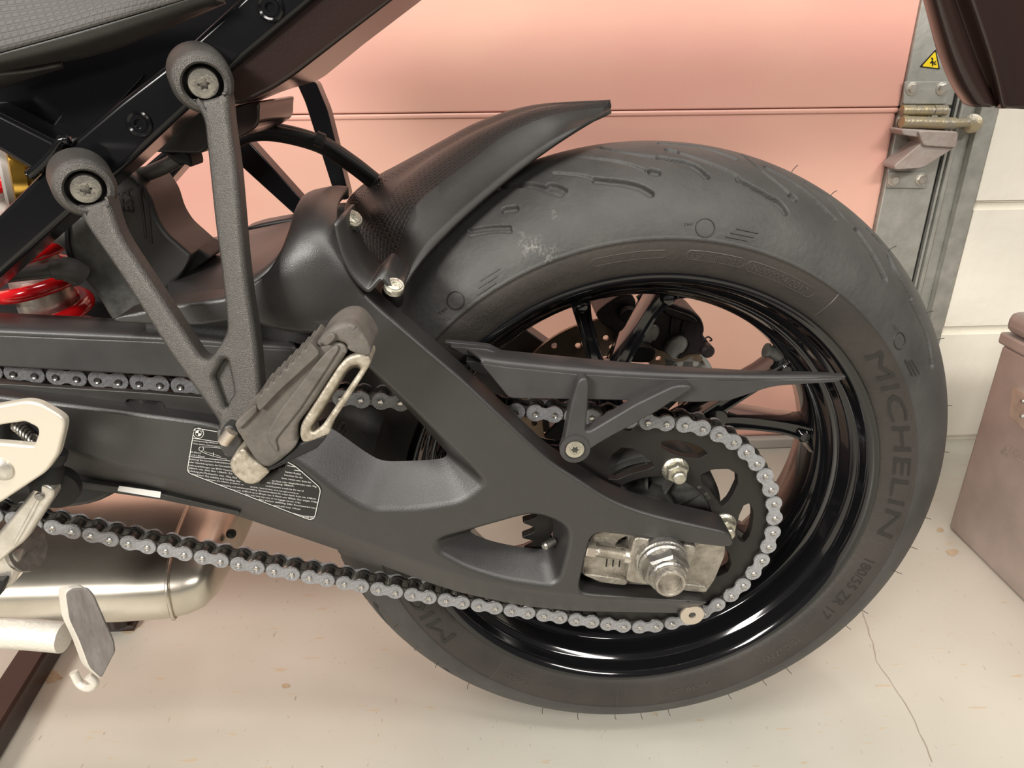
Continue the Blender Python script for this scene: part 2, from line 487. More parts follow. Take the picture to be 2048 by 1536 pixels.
def tubev(pts, rad, n=10, sub=5, cap=True):
    pts = [Vector(p) for p in pts]
    c = catmull(pts, sub) if sub > 1 else pts
    verts, faces = [], []
    prev = None
    for i, p in enumerate(c):
        t = (c[min(i + 1, len(c) - 1)] - c[max(i - 1, 0)]).normalized()
        if prev is None:
            a = t.orthogonal().normalized()
        else:
            a = (prev - t * prev.dot(t)).normalized()
        prev = a; b = t.cross(a)
        rr = rad[min(int(i / sub + 0.5), len(rad) - 1)] if isinstance(rad, (list, tuple)) else rad
        for j in range(n):
            th = 2 * math.pi * j / n
            verts.append(p + (a * math.cos(th) + b * math.sin(th)) * rr)
    for i in range(len(c) - 1):
        for j in range(n):
            k = (j + 1) % n
            faces.append((i * n + j, i * n + k, (i + 1) * n + k, (i + 1) * n + j))
    if cap:
        faces.append(tuple(range(n))); faces.append(tuple((len(c) - 1) * n + j for j in range(n)))
    return verts, faces
def tube(name, pts, rad, material, parent=None, n=12, sub=5):
    v, f = tubev(pts, rad, n, sub)
    return mk(name, v, f, material, parent, 50)
def lathev(profile, origin, axis, n=40, hexa=None):
    """profile of (radius, along); closed revolve"""
    ax = Vector(axis).normalized(); a = ax.orthogonal().normalized(); b = ax.cross(a)
    if abs(ax.y) > 0.9:
        a = Vector((1, 0, 0)) - ax * ax.x; a.normalize(); b = ax.cross(a)
    o = Vector(origin); verts, faces = [], []
    for (r, h) in profile:
        for j in range(n):
            th = 2 * math.pi * j / n
            verts.append(o + ax * h + (a * math.cos(th) + b * math.sin(th)) * r)
    m = len(profile)
    for i in range(m - 1):
        for j in range(n):
            k = (j + 1) % n
            faces.append((i * n + j, i * n + k, (i + 1) * n + k, (i + 1) * n + j))
    if profile[0][0] > 1e-6: faces.append(tuple(range(n)))
    if profile[-1][0] > 1e-6: faces.append(tuple((m - 1) * n + j for j in range(n)))
    return verts, faces
def lathe(name, profile, origin, axis, material, parent=None, n=40, sharp=35):
    v, f = lathev(profile, origin, axis, n)
    return mk(name, v, f, material, parent, sharp)
def merge(parts):
    V, F = [], []
    for v, f in parts:
        b = len(V); V += list(v); F += [tuple(i + b for i in q) for q in f]
    return V, F
def boxv(lo, hi):
    x0, y0, z0 = lo; x1, y1, z1 = hi
    v = [Vector((x, y, z)) for z in (z0, z1) for y in (y0, y1) for x in (x0, x1)]
    f = [(0, 1, 3, 2), (4, 6, 7, 5), (0, 4, 5, 1), (2, 3, 7, 6), (0, 2, 6, 4), (1, 5, 7, 3)]
    return v, f
def box(name, lo, hi, material, parent=None, bev=0.0):
    v, f = boxv(lo, hi)
    o = mk(name, v, f, material, parent)
    if bev:
        md = o.modifiers.new('bevel', 'BEVEL'); md.width = bev; md.segments = 3; md.limit_method = 'ANGLE'
    return o
def torx_screw(name, c, R, material, parent, depth=0.008, axis=(0, -1, 0)):
    """domed screw head facing the axis with a star recess"""
    v1, f1 = lathev([(R, -depth), (R, 0), (R * 0.93, R * 0.10), (R * 0.55, R * 0.18), (R * 0.50, R * 0.18)], c, axis, 36)
    ax = Vector(axis).normalized(); a = Vector((1, 0, 0)) - ax * ax.x; a.normalize(); b = ax.cross(a)
    V, F = [], []
    n = 36
    for (s, h) in ((1.0, 0.18), (0.92, -0.25), (0.0, -0.25)):
        for j in range(n):
            th = 2 * math.pi * j / n
            rr = R * (0.33 + 0.07 * math.cos(6 * th)) * s if h < 0.1 else R * (0.34 + 0.07 * math.cos(6 * th))
            V.append(Vector(c) + ax * R * h + (a * math.cos(th) + b * math.sin(th)) * rr)
    for i in range(2):
        for j in range(n):
            k = (j + 1) % n; F.append((i * n + j, i * n + k, (i + 1) * n + k, (i + 1) * n + j))
    # ring joining dome to star edge
    base = len(V)
    for j in range(n):
        th = 2 * math.pi * j / n
        V.append(Vector(c) + ax * R * 0.18 + (a * math.cos(th) + b * math.sin(th)) * R * 0.52)
    for j in range(n):
        k = (j + 1) % n; F.append((base + j, base + k, k, j))
    V, F = merge([(v1[:-0] if False else v1, f1[:-1]), (V, F)])
    return mk(name, V, F, material, parent, 40)
def hexv(c, R, h0, h1, axis=(0, -1, 0), rot=0.0, ch=0.12):
    ax = Vector(axis).normalized(); a = Vector((1, 0, 0)) - ax * ax.x; a.normalize(); b = ax.cross(a)
    V, F = [], []
    n = 6
    for (s, h) in ((1, h0), (1, h1 - R * ch), (0.90, h1)):
        for j in range(n):
            th = 2 * math.pi * j / n + rot
            V.append(Vector(c) + ax * h + (a * math.cos(th) + b * math.sin(th)) * R * s)
    for i in range(2):
        for j in range(n):
            k = (j + 1) % n; F.append((i * n + j, i * n + k, (i + 1) * n + k, (i + 1) * n + j))
    F.append(tuple(range(n))); F.append(tuple(2 * n + j for j in range(n)))
    return V, F

_deps = None
def text_mesh(body, thick=0.0, res=2):
    """flat lettering in the XY plane, returned as mesh data with its width"""
    cu = bpy.data.curves.new('lettering', 'FONT')
    cu.body = body; cu.size = 1.0; cu.resolution_u = res; cu.extrude = thick
    o = bpy.data.objects.new('lettering', cu)
    COL.objects.link(o)
    bpy.context.view_layer.update()
    me = bpy.data.meshes.new_from_object(o.evaluated_get(bpy.context.evaluated_depsgraph_get()))
    bpy.data.objects.remove(o); bpy.data.curves.remove(cu)
    v = [x.co.copy() for x in me.vertices]; f = [tuple(p.vertices) for p in me.polygons]
    bpy.data.meshes.remove(me)
    xs = [p.x for p in v] or [0, 1]
    return v, f, min(xs), max(xs)
def text_line(body, p0, p1, up, thick=0.0002, aspect=1.0):
    """lettering laid from p0 to p1 in 3D, up is the direction of the letter tops"""
    v, f, x0, x1 = text_mesh(body, 0.0)
    d = (p1 - p0); W = d.length; d = d.normalized(); up = (up - d * up.dot(d)).normalized(); nrm = d.cross(up)
    s = W / (x1 - x0)
    return [p0 + d * ((q.x - x0) * s) + up * (q.y * s * aspect) + nrm * (thick + q.z * s) for q in v], f

# ================================================================== THE SETTING
WY = 0.585
fl = box('floor', (-2.5, -2.2, -0.05), (2.5, WY + 0.12, 0.0), 'floor')
tag(fl, 'pale painted concrete garage floor with scuffs and a hairline crack', 'floor', kind='structure')
def ribbon(name, pts, wdt, z, material, parent):
    V, F = [], []
    for i, p in enumerate(pts):
        a = pts[max(i - 1, 0)]; b = pts[min(i + 1, len(pts) - 1)]
        t = (b - a).normalized(); nn = Vector((-t.y, t.x, 0)) * wdt * random.uniform(0.5, 1.2)
        V += [Vector((p.x, p.y, z)) + nn, Vector((p.x, p.y, z)) - nn]
    for i in range(len(pts) - 1):
        F.append((2 * i, 2 * i + 1, 2 * i + 3, 2 * i + 2))
    return mk(name, V, F, material, parent)
cr = [PZ(*q, 0) for q in [(1722, 1205), (1724, 1218), (1730, 1240), (1738, 1267), (1746, 1287), (1753, 1324), (1771, 1349), (1798, 1388), (1824, 1432), (1846, 1480), (1872, 1540)]]
cr2 = []
for i in range(len(cr) - 1):
    for t in range(4):
        cr2.append(cr[i].lerp(cr[i + 1], t / 4) + Vector((random.uniform(-1, 1), random.uniform(-1, 1), 0)) * 0.0008)
ribbon('floor_crack', cr2, 0.0007, 0.0003, 'crack', fl)
for (cx, cy, rx, ry, sd) in ((95, 1352, 30, 16, 1), (0, 1462, 16, 26, 2), (572, 1372, 9, 5, 3), (1905, 1105, 14, 7, 4), (1880, 1060, 8, 5, 5), (255, 1262, 14, 6, 6)):
    rr = random.Random(sd); ring = []
    for j in range(28):
        a = 2 * math.pi * j / 28; k = rr.uniform(0.72, 1.12)
        ring.append(PZ(cx + rx * k * math.cos(a), cy + ry * k * math.sin(a), 0.0) + Vector((0, 0, 0.0004)))
    mk('paint_chip', ring, [tuple(range(28))], 'chip', fl)

# --- back wall of painted blocks to the right of the door
xw0 = 0.708
wall = box('wall_back', (xw0 + 0.004, WY + 0.006, 0), (2.5, WY + 0.12, 2.6), 'mortar')
tag(wall, 'cream painted concrete block wall beside the garage door', 'wall', kind='structure')
bw, bh = 0.44, 0.2345
v, f = boxv((0, 0, 0), (bw - 0.010, 0.06, bh - 0.009))
bmv = bmesh.new(); mev = bpy.data.meshes.new('block'); mev.from_pydata(v, [], f); bmv.from_mesh(mev)
bmesh.ops.recalc_face_normals(bmv, faces=bmv.faces)
bmesh.ops.bevel(bmv, geom=list(bmv.edges), offset=0.004, segments=2, affect='EDGES')
bmv.to_mesh(mev); bmv.free()
mev.materials.append(MT['block'])
for row in range(4):
    x = xw0 + 0.006
    first = 0.30 if row % 2 == 0 else 0.44
    col = 0
    while x < 1.6:
        o = bpy.data.objects.new('block', mev); COL.objects.link(o); o.parent = wall
        wdt = first if col == 0 else bw
        o.location = (x, WY + random.uniform(-0.0012, 0.0012), 0.010 + row * bh)
        o.scale = ((wdt - 0.010) / (bw - 0.010), 1, 1)
        x += wdt; col += 1
# back wall left of / above door is outside the picture; rest of the door opening is closed by the door itself

# --- sectional garage door
door = box('door_1', (-2.4, WY + 0.022, 0.0), (0.70, WY + 0.06, 2.4), 'galv')
tag(door, 'salmon painted sectional garage door with galvanised side stile', 'garage door', kind='structure')
zs = P(1200, 222, WY).z
pv = [(-2.4, WY, 0.022, zs - 0.0004), (-2.4, WY - 0.001, zs + 0.0008, 1.25), (-2.4, WY, 1.255, 1.86)]
xd = P(1749, 458, WY).x
for i, (x0, y0, z0, z1) in enumerate(pv):
    box('door_panel', (x0, y0, z0), (xd, y0 + 0.025, z1), 'door', door, bev=0.008 if i == 0 else 0.0025)
box('highlight_lip', (-2.4, WY - 0.0022, zs - 0.0090), (xd, WY + 0.004, zs - 0.0004), 'door', door, bev=0.0030)  # added strip, bevelled to catch the lamps as the seam's bright line
box('bottom_seal', (-2.4, WY - 0.012, 0.0), (xd + 0.05, WY + 0.03, 0.022), 'kerb', door, bev=0.003)
xs1 = P(1848, 440, WY).x
for (z0, z1) in ((0.022, zs - 0.002), (zs + 0.002, 1.25)):
    box('end_stile', (xd, WY - 0.006, z0), (xs1, WY + 0.02, z1), 'galv', door, bev=0.002)
# vertical track: seal, channel and angle
xa, xb, xc, xe = (P(q, 440, WY).x for q in (1848, 1862, 1871, 1903))
xf = P(1934, 440, WY).x
tr = box('vertical_track', (xf - 0.030, WY - 0.010, 0.0), (xf, WY + 0.02, 2.3), 'galv', door, bev=0.0015)
box('track_channel', (xc, WY + 0.004, 0.0), (xf - 0.030, WY + 0.02, 2.3), 'galv', tr, bev=0.001)
box('track_lip', (xc - 0.004, WY - 0.004, 0.0), (xc + 0.003, WY + 0.02, 2.3), 'galv', tr, bev=0.001)
box('rubber_seal', (xa - 0.001, WY + 0.008, 0.0), (xc - 0.004, WY + 0.02, 2.3), 'rubberseal', tr)
box('track_rib', (xb - 0.002, WY + 0.001, 0.0), (xb + 0.002, WY + 0.02, 2.3), 'galv', tr)
# hinge
hg = slab('hinge_plate', [(1810, 163), (1899, 163), (1894, 208), (1806, 208)], WY - 0.0095, WY - 0.006, 'galv', door, bev=0.001, r=4)
def hinge_screw(px, py, par, r=0.0075):
    c = P(px, py, WY - 0.0095)
    v1 = lathev([(r * 1.35, 0), (r * 1.35, 0.0012), (r * 0.9, 0.0018)], c, (0, -1, 0), 24)
    v2 = hexv(c, r, 0.001, 0.007, rot=random.random())
    return mk('hex_screw', *merge([v1, v2]), 'alu', par, 30)
hinge_screw(1824, 177, hg); hinge_screw(1884, 177, hg)
a, b = P(1803, 221, WY - 0.012), P(1892, 221, WY - 0.012)
tube('hinge_barrel', [a, a.lerp(b, .28)], 0.0085, 'hinge', hg, 16, 1)
tube('hinge_barrel', [a.lerp(b, .29), a.lerp(b, .70)], 0.0080, 'hinge', hg, 16, 1)
tube('hinge_barrel', [a.lerp(b, .71), b], 0.0085, 'hinge', hg, 16, 1)
hc = slab('roller_carrier', [(1801, 236), (1905, 236), (1900, 262), (1800, 258)], WY - 0.014, WY - 0.006, 'hinge', door, bev=0.002, r=4)
a, b = P(1803, 244, WY - 0.022), P(1908, 247, WY - 0.020)
tube('roller_sleeve', [a, b], 0.0095, 'hinge', hc, 16, 1)
tube('roller_spindle', [b, P(1936, 245, WY - 0.018)], 0.0075, 'hinge', hc, 16, 1)
c = P(1944, 247, WY - 0.010)
lathe('roller', [(0.004, -0.004), (0.013, -0.004), (0.0155, 0.002), (0.0150, 0.008), (0.009, 0.011), (0.0, 0.012)], c, (-0.55, -0.83, 0.05), 'hinge', hc, 32)
hinge_screw(1806, 240, hc, 0.0085)
hinge_screw(1865, 234, hc, 0.006)
# bent bracket welded below the roller: top flange and sloped strut
bk = slab('roller_bracket', [(1803, 258), (1917, 264), (1912, 294), (1847, 336), (1790, 340), (1789, 331), (1846, 283), (1840, 275), (1805, 270)],
          WY - 0.045, WY - 0.006, 'brack', door, bev=0.002, r=3)
slab('bracket_flange', [(1836, 262), (1917, 263), (1913, 296), (1848, 292), (1843, 282)], WY - 0.050, WY - 0.044, 'brack', bk, bev=0.002, r=4)
hp = slab('hinge_plate', [(1777, 344), (1855, 345), (1852, 377), (1774, 376)], WY - 0.0095, WY - 0.006, 'galv', door, bev=0.001, r=4)
hinge_screw(1787, 360, hp); hinge_screw(1842, 358, hp)
# warning sign
sg = slab('warning_sign', [(1872, 98, 3), (1880, 139, 3), (1839, 134, 3)], WY - 0.0068, WY - 0.006, 'label', door, bev=0, n=3)
slab('yellow_field', [(1870.5, 103, 3), (1877, 136.5, 3), (1844, 132.5, 3)], WY - 0.0071, WY - 0.0067, 'yellow', sg, bev=0, n=3)
gl = [[(1862, 115), (1865, 115), (1867, 119), (1865, 122), (1863, 119)], [(1864, 121), (1867, 122), (1868, 127), (1865, 128), (1862, 126), (1860, 128), (1860, 125)],
      [(1867, 126), (1872, 121), (1873, 122), (1869, 128)], [(1864, 128), (1867, 127), (1866, 132), (1864, 133)], [(1867, 128), (1873, 127), (1873, 129), (1868, 130)]]
for g in gl:
    mk('crushed_hand_symbol', [P(x, y, WY - 0.0073) for x, y in g], [tuple(range(len(g)))], 'label', sg)

# ================================================================== METAL LUGGAGE CASE
X0, Y1c, H = 0.612, 0.298, 0.378
case = empty('luggage_case', (X0 + 0.2, 0.05, 0))
tag(case, 'scuffed aluminium motorcycle luggage case standing on the floor by the wall', 'luggage case')
def cb(name, lo, hi, m, par, bev):
    o = box(name, [lo[i] - (case.location[i] if par is case else 0) for i in range(3)], [hi[i] - (case.location[i] if par is case else 0) for i in range(3)], m, par, bev)
    return o
cb('body', (X0, -0.22, 0.0), (X0 + 0.40, Y1c, 0.326), 'pann', case, 0.006)
cb('lid', (X0 - 0.003, -0.223, 0.346), (X0 + 0.403, Y1c + 0.003, H), 'pann', case, 0.012)
cb('rim_band', (X0 - 0.005, -0.225, 0.327), (X0 + 0.405, Y1c + 0.004, 0.345), 'pann', case, 0.004)
# pressed maker's name on the side facing the wheel
p0 = PZ(0, 0, 0)
def onX(px, py, X):
    d = (px - 1024.0) * RX + (768.0 - py) * UX + FPX * _f
    return CAM + d * ((X - CAM.x) / d.x)
q0 = onX(2012, 903, X0); q1 = onX(2048, 925, X0)
off = Vector(case.location)
d = (q1 - q0).normalized()
v, f = text_line('TOURATECH', q0, q0 + d * ((q1 - q0).length * 9 / 3.3), Vector((0, 0, 1)), 0.0006)
mk('pressed_lettering', [x - off + Vector((-0.0012, 0, 0)) for x in v], f, 'alu', case)
t0, t1, t2 = (onX(*q, X0 - 0.001) - off for q in ((1999, 904), (2013, 914), (2008, 893)))
cc = (t0 + t1 + t2) / 3
mk('pressed_triangle', [t0, t1, t2] + [cc + (t - cc) * 0.55 for t in (t0, t1, t2)], [(0, 1, 4, 3), (1, 2, 5, 4), (2, 0, 3, 5)], 'alu', case)
lt = [onX(*q, X0) - off for q in ((2033, 770), (2060, 790), (2060, 862), (2027, 832))]
mk('latch_plate', lt + [p + Vector((-0.006, 0, 0)) for p in lt], [(0, 1, 2, 3), (4, 5, 6, 7), (0, 1, 5, 4), (1, 2, 6, 5), (2, 3, 7, 6), (3, 0, 4, 7)], 'alu', case)
for q in ((2046, 802), (2044, 832)):
    cpt = onX(*q, X0 - 0.006) - off
    lathe('rivet', [(0.004, 0), (0.004, 0.001), (0.002, 0.003), (0, 0.0032)], cpt, (-1, 0, 0), 'steel', case, 16)

# ================================================================== MOTORCYCLE
moto = empty('motorcycle')
tag(moto, 'black motorcycle seen from its left rear: wheel, swingarm and chain', 'motorcycle')

# ------------------------------------------------------------------ tyre
TW, TR0, TRC = 0.091, 0.252, 0.325
def tread_R(y):
    return TR0 + (TRC - TR0) * max(0.0, 1 - abs(y / TW) ** 2) ** (1 / 1.7)
def tyre_profile():
    half = []
    for t in np.linspace(0, 1, 140):                       # crown to shoulder, near side
        y = -TW * math.sin(t * math.pi / 2 * 0.955)
        half.append((y, tread_R(y)))
    ye, re = half[-1]
    k = len(half)
    side = [(-0.0918, 0.2590), (-0.0908, 0.2583), (-0.0914, 0.2560), (-0.0915, 0.2520), (-0.0910, 0.2480), (-0.0900, 0.2440), (-0.0885, 0.2400),
            (-0.0868, 0.2360), (-0.0852, 0.2325), (-0.0848, 0.2318), (-0.0836, 0.2300), (-0.0815, 0.2278), (-0.0770, 0.2262)]
    half = [h for h in half if h[1] > 0.2605] + side
    return half, [h for h in half]
near, _ = tyre_profile()
prof = near[::-1] + [(-y, r) for (y, r) in near[1::5]] + [(0.0770, 0.2262)]
nearN = len(near)
th = np.radians(np.concatenate([np.linspace(-45, 150, 1900, endpoint=False), np.linspace(150, 315, 420, endpoint=False)]))
NT = len(th)
Yp = np.array([p[0] for p in prof]); Rp = np.array([p[1] for p in prof])
ds = np.concatenate([[0], np.cumsum(np.hypot(np.diff(Yp), np.diff(Rp)))])
TH, YY = np.meshgrid(th, Yp, indexing='ij'); _, RR = np.meshgrid(th, Rp, indexing='ij'); _, SS = np.meshgrid(th, ds, indexing='ij')
def hit(px, py):
    """where the sight line meets the tyre tread: angle and place along the profile"""
    d = (px - 1024.0) * RX + (768.0 - py) * UX + FPX * _f
    for i in range(2400):
        t = 0.35 + i * 0.0002
        q = CAM + d * (t / FPX)
        r = math.hypot(q.x, q.z - ZA)
        if r > 0.23 and abs(q.y) < TW and r < tread_R(q.y):
            s = float(np.interp(q.y, Yp[:nearN + 40], ds[:nearN + 40]))
            return math.atan2(q.z - ZA, q.x), s, q
    return None
disp = np.zeros_like(RR)
G3 = lambda L: [(1100 + x / 2.56, 250 + y / 2.56) for x, y in L]
grooves = [([(20, 245), (140, 255), (240, 280)], 0.0016, 0.0016), ([(235, 282), (390, 300), (470, 325), (515, 352)], 0.0030, 0.0032),
           ([(140, 160), (300, 180), (400, 200), (480, 230)], 0.0016, 0.0018), ([(525, 240), (545, 243)], 0.0035, 0.003),
           ([(250, 115), (400, 145), (560, 168)], 0.0016, 0.0018), ([(560, 168), (700, 195), (760, 225), (800, 262)], 0.0030, 0.0032),
           ([(610, 128), (640, 135)], 0.0032, 0.003), ([(640, 135), (800, 190), (940, 250), (970, 285)], 0.0017, 0.002),
           ([(970, 285), (1100, 360), (1170, 400), (1205, 445)], 0.0030, 0.0034),
           ([(570, 95), (760, 110), (880, 145), (950, 172)], 0.0028, 0.003),
           ([(990, 155), (1080, 230), (1180, 310), (1235, 362)], 0.0017, 0.002), ([(1238, 366), (1250, 376)], 0.0034, 0.003),
           ([(1110, 220), (1250, 300), (1370, 395), (1455, 482)], 0.0026, 0.003),
           ([(1310, 300), (1420, 370), (1500, 470), (1570, 545)], 0.0017, 0.002), ([(1575, 545), (1660, 680), (1715, 790)], 0.0030, 0.0034),
           ([(1630, 540), (1720, 640), (1790, 780), (1850, 890)], 0.0022, 0.003),
           ([(1740, 690), (1755, 740)], 0.003, 0.003), ([(895, 440), (900, 470)], 0.0036, 0.0028),
           ([(0, 310), (40, 320), (70, 335)], 0.0028, 0.003), ([(1850, 900), (1930, 1080), (1955, 1230)], 0.0030, 0.003)]
extra = [([(940, 462), (985, 456), (1018, 455)], 0.0018, 0.002), ([(940, 470), (985, 462), (1020, 462)], 0.0016, 0.0018),
         ([(1000, 375), (1060, 370), (1120, 388)], 0.0028, 0.003), ([(1010, 420), (1030, 418)], 0.003, 0.003)]
def smooth_poly(pts):
    return [(v.x, v.y) for v in catmull([Vector((x, y, 0)) for x, y in pts], 5)] if len(pts) > 2 else pts
tracks = []
for pts, wd, dp in [(G3(g), wd, dp) for g, wd, dp in grooves] + extra:
    hs = [hit(*q) for q in smooth_poly(pts)]
    hs = [(h[0], h[1]) for h in hs if h]
    if len(hs) > 1: tracks.append((np.array(hs), wd, dp))
THW = (TH + np.pi) % (2 * np.pi) - np.pi
for rot in (0, 135, -125):
    for hs, wd, dp in tracks:
        a = hs[:, 0] + math.radians(rot); s = hs[:, 1]
        amid = a.mean()
        rel = (THW - amid + np.pi) % (2 * np.pi) - np.pi
        lo, hi = (a - amid).min() - 0.03, (a - amid).max() + 0.03
        ii = np.where((rel[:, 0] > lo) & (rel[:, 0] < hi))[0]
        jj = np.where((ds > s.min() - 0.008) & (ds < s.max() + 0.008))[0]
        if len(ii) == 0 or len(jj) == 0: continue
        sub = np.ix_(ii, jj)
        X = rel[sub] * 0.30; Yv = SS[sub]
        best = np.full(X.shape, 9.0)
        xa_, ya_ = (a - amid) * 0.30, s
        for k in range(len(xa_) - 1):
            dx, dy = xa_[k + 1] - xa_[k], ya_[k + 1] - ya_[k]
            L2 = dx * dx + dy * dy + 1e-12
            t = np.clip(((X - xa_[k]) * dx + (Yv - ya_[k]) * dy) / L2, 0, 1)
            best = np.minimum(best, np.hypot(X - xa_[k] - t * dx, Yv - ya_[k] - t * dy))
        dd = 1.5 * dp * np.clip((1.25 - best / wd) * 2.0, 0, 1)
        disp[sub] = np.maximum(disp[sub], dd)
tY = np.gradient(Yp); tR = np.gradient(Rp); tl = np.hypot(tY, tR) + 1e-12
nYp, nRp = -tR / tl, tY / tl
R2 = RR - disp * nRp[None, :]
YY = YY - disp * nYp[None, :]
xx = R2 * np.cos(TH); zz = ZA + R2 * np.sin(TH)
zz = np.maximum(zz, 0.0)
co = np.stack([xx, YY, zz], -1).reshape(-1, 3)
npf = len(prof)
I, J = np.meshgrid(np.arange(NT), np.arange(npf - 1), indexing='ij')
I2 = (I + 1) % NT
quads = np.stack([I * npf + J, I * npf + J + 1, I2 * npf + J + 1, I2 * npf + J], -1).reshape(-1, 4)
me = bpy.data.meshes.new('rear_tyre')
me.vertices.add(len(co)); me.vertices.foreach_set('co', co.ravel().astype(np.float32))
me.loops.add(quads.size); me.loops.foreach_set('vertex_index', quads.ravel().astype(np.int32))
me.polygons.add(len(quads)); me.polygons.foreach_set('loop_start', (np.arange(len(quads)) * 4).astype(np.int32))
me.materials.append(MT['tread']); me.materials.append(MT['side'])
sidej = (Rp[:-1] < 0.2592) & (Rp[1:] < 0.2592)
me.polygons.foreach_set('material_index', np.tile(sidej.astype(np.int32), NT))
me.update(calc_edges=True); me.validate()
me.flip_normals() if False else None
tyre = bpy.data.objects.new('rear_tyre', me); COL.objects.link(tyre); tyre.parent = moto
me.polygons.foreach_set('use_smooth', [True] * len(quads))
bm = bmesh.new(); bm.from_mesh(me); bmesh.ops.recalc_face_normals(bm, faces=bm.faces); bm.to_mesh(me); bm.free()

def side_Y(r):
    pr = sorted([(p[1], p[0]) for p in near if p[1] < 0.2592])
    return float(np.interp(r, [p[0] for p in pr], [p[1] for p in pr]))
def tyre_text(body, deg0, deg1, r0, hgt, material='lettermark', raise_=0.0006, flip=False, shear=0.0, name='moulded_lettering'):
    v, f, x0, x1 = text_mesh(body, 0.0, 2)
    V = []
    for q in v:
        u = (q.x - x0) / (x1 - x0); vv = q.y / 0.70
        u2 = u + shear * vv
        a = math.radians(deg0 + (deg1 - deg0) * u2)
        r = r0 + hgt * (vv if not flip else (1 - vv))
        V.append(Vector((r * math.cos(a), side_Y(r) - raise_, ZA + r * math.sin(a))))
    # thin raised edge
    n = len(V)
    return mk(name, V, f, material, tyre, 30)
def ang(px, py, Y=-0.0905):
    q = P(px, py, Y); return math.degrees(math.atan2(q.z - ZA, q.x)), math.hypot(q.x, q.z - ZA)
a0 = ang(1735, 712)[0]; a1 = ang(1742, 1068)[0]
tyre_text('MICHELIN', a0, a1, 0.2385, 0.0145, 'letter', 0.0009, shear=0.012)
tyre_text('MICHELIN', a0 + 180, a1 + 180, 0.2385, 0.0145, 'letter', 0.0009, shear=0.012)
tyre_text('MICHELIN', ang(938, 652)[0], ang(998, 610)[0], 0.2450, 0.0050)
tyre_text('Total Performance', ang(940, 662)[0], ang(1030, 600)[0], 0.2400, 0.0036)
tyre_text('DESIGN & QUALITY', ang(1066, 575)[0], ang(1145, 547)[0], 0.2440, 0.0030)
tyre_text('MADE IN E.U.', ang(1072, 580)[0], ang(1138, 556)[0], 0.2395, 0.0030)
tyre_text('75R-0017507', ang(1401, 508)[0], ang(1479, 524)[0], 0.2440, 0.0048)
tyre_text('E3', ang(1382, 508)[0], ang(1396, 509)[0], 0.2440, 0.0048)
tyre_text('N002004/2012', ang(1505, 534)[0], ang(1617, 577)[0], 0.2430, 0.0058)
tyre_text('M/C (73W)', ang(1600, 1280)[0], ang(1520, 1325)[0], 0.2425, 0.0062)
tyre_text('MICHELIN', ang(1420, 1365)[0], ang(1340, 1387)[0], 0.2430, 0.0045)
tyre_text('TUBELESS', ang(1062, 1365)[0], ang(1005, 1345)[0], 0.2440, 0.0050)
tyre_text('RADIAL', ang(1052, 1378)[0], ang(1010, 1362)[0], 0.2385, 0.0040)
tyre_text('REINFORCED', ang(1140, 1386)[0], ang(1075, 1372)[0], 0.2405, 0.0040)
tyre_text('180/55 ZR 17', ang(1712, 1115)[0], ang(1640, 1230)[0], 0.2390, 0.0100, 'letter')
tyre_text('RADIAL', 188, 168, 0.2400, 0.0080)
def wire_on_tyre(pts, rad, name, material='lettermark', closed=False):
    v, f = tubev(pts + ([pts[0]] if closed else []), rad, 5, 1)
    return mk(name, v, f, material, tyre, 60)
# rounded frames round the approval codes, and a ring round E3
def frame_on_side(d0, d1, r0, r1, name='moulded_frame'):
    pts = []
    n = 14; rc = (r1 - r0) / 2; rm = (r0 + r1) / 2
    s = 1 if d1 > d0 else -1
    for j in range(n): pts.append((d0 + (d1 - d0) * j / (n - 1), r1))
    for j in range(1, 8):
        t = math.pi / 2 - math.pi * j / 8; pts.append((d1 + s * math.degrees(rc * math.cos(t) / rm), rm + rc * math.sin(t)))
    for j in range(n): pts.append((d1 + (d0 - d1) * j / (n - 1), r0))
    for j in range(1, 8):
        t = -math.pi / 2 - math.pi * j / 8; pts.append((d0 + s * math.degrees(rc * math.cos(t) / rm), rm + rc * math.sin(t)))
    return wire_on_tyre([Vector((r * math.cos(math.radians(d)), side_Y(r) - 0.0001, ZA + r * math.sin(math.radians(d)))) for d, r in pts], 0.00035, name, closed=True)
frame_on_side(ang(1383, 507)[0], ang(1480, 525)[0], 0.2425, 0.2505)
frame_on_side(ang(1502, 534)[0], ang(1620, 580)[0], 0.2415, 0.2505)
frame_on_side(ang(1190, 520)[0], ang(1325, 500)[0], 0.2435, 0.2500)
frame_on_side(ang(1383, 508)[0], ang(1392, 508)[0], 0.2428, 0.2502)
for (px, py) in ((1160, 540), (1655, 612), (1765, 1088), (1612, 1262), (990, 1345), (1236, 1385)):
    d_, r_ = ang(px, py)
    wire_on_tyre([Vector((r * math.cos(math.radians(d_)), side_Y(r) - 0.0001, ZA + r * math.sin(math.radians(d_)))) for r in np.linspace(0.2335, 0.2585, 8)], 0.0004, 'mould_seam')
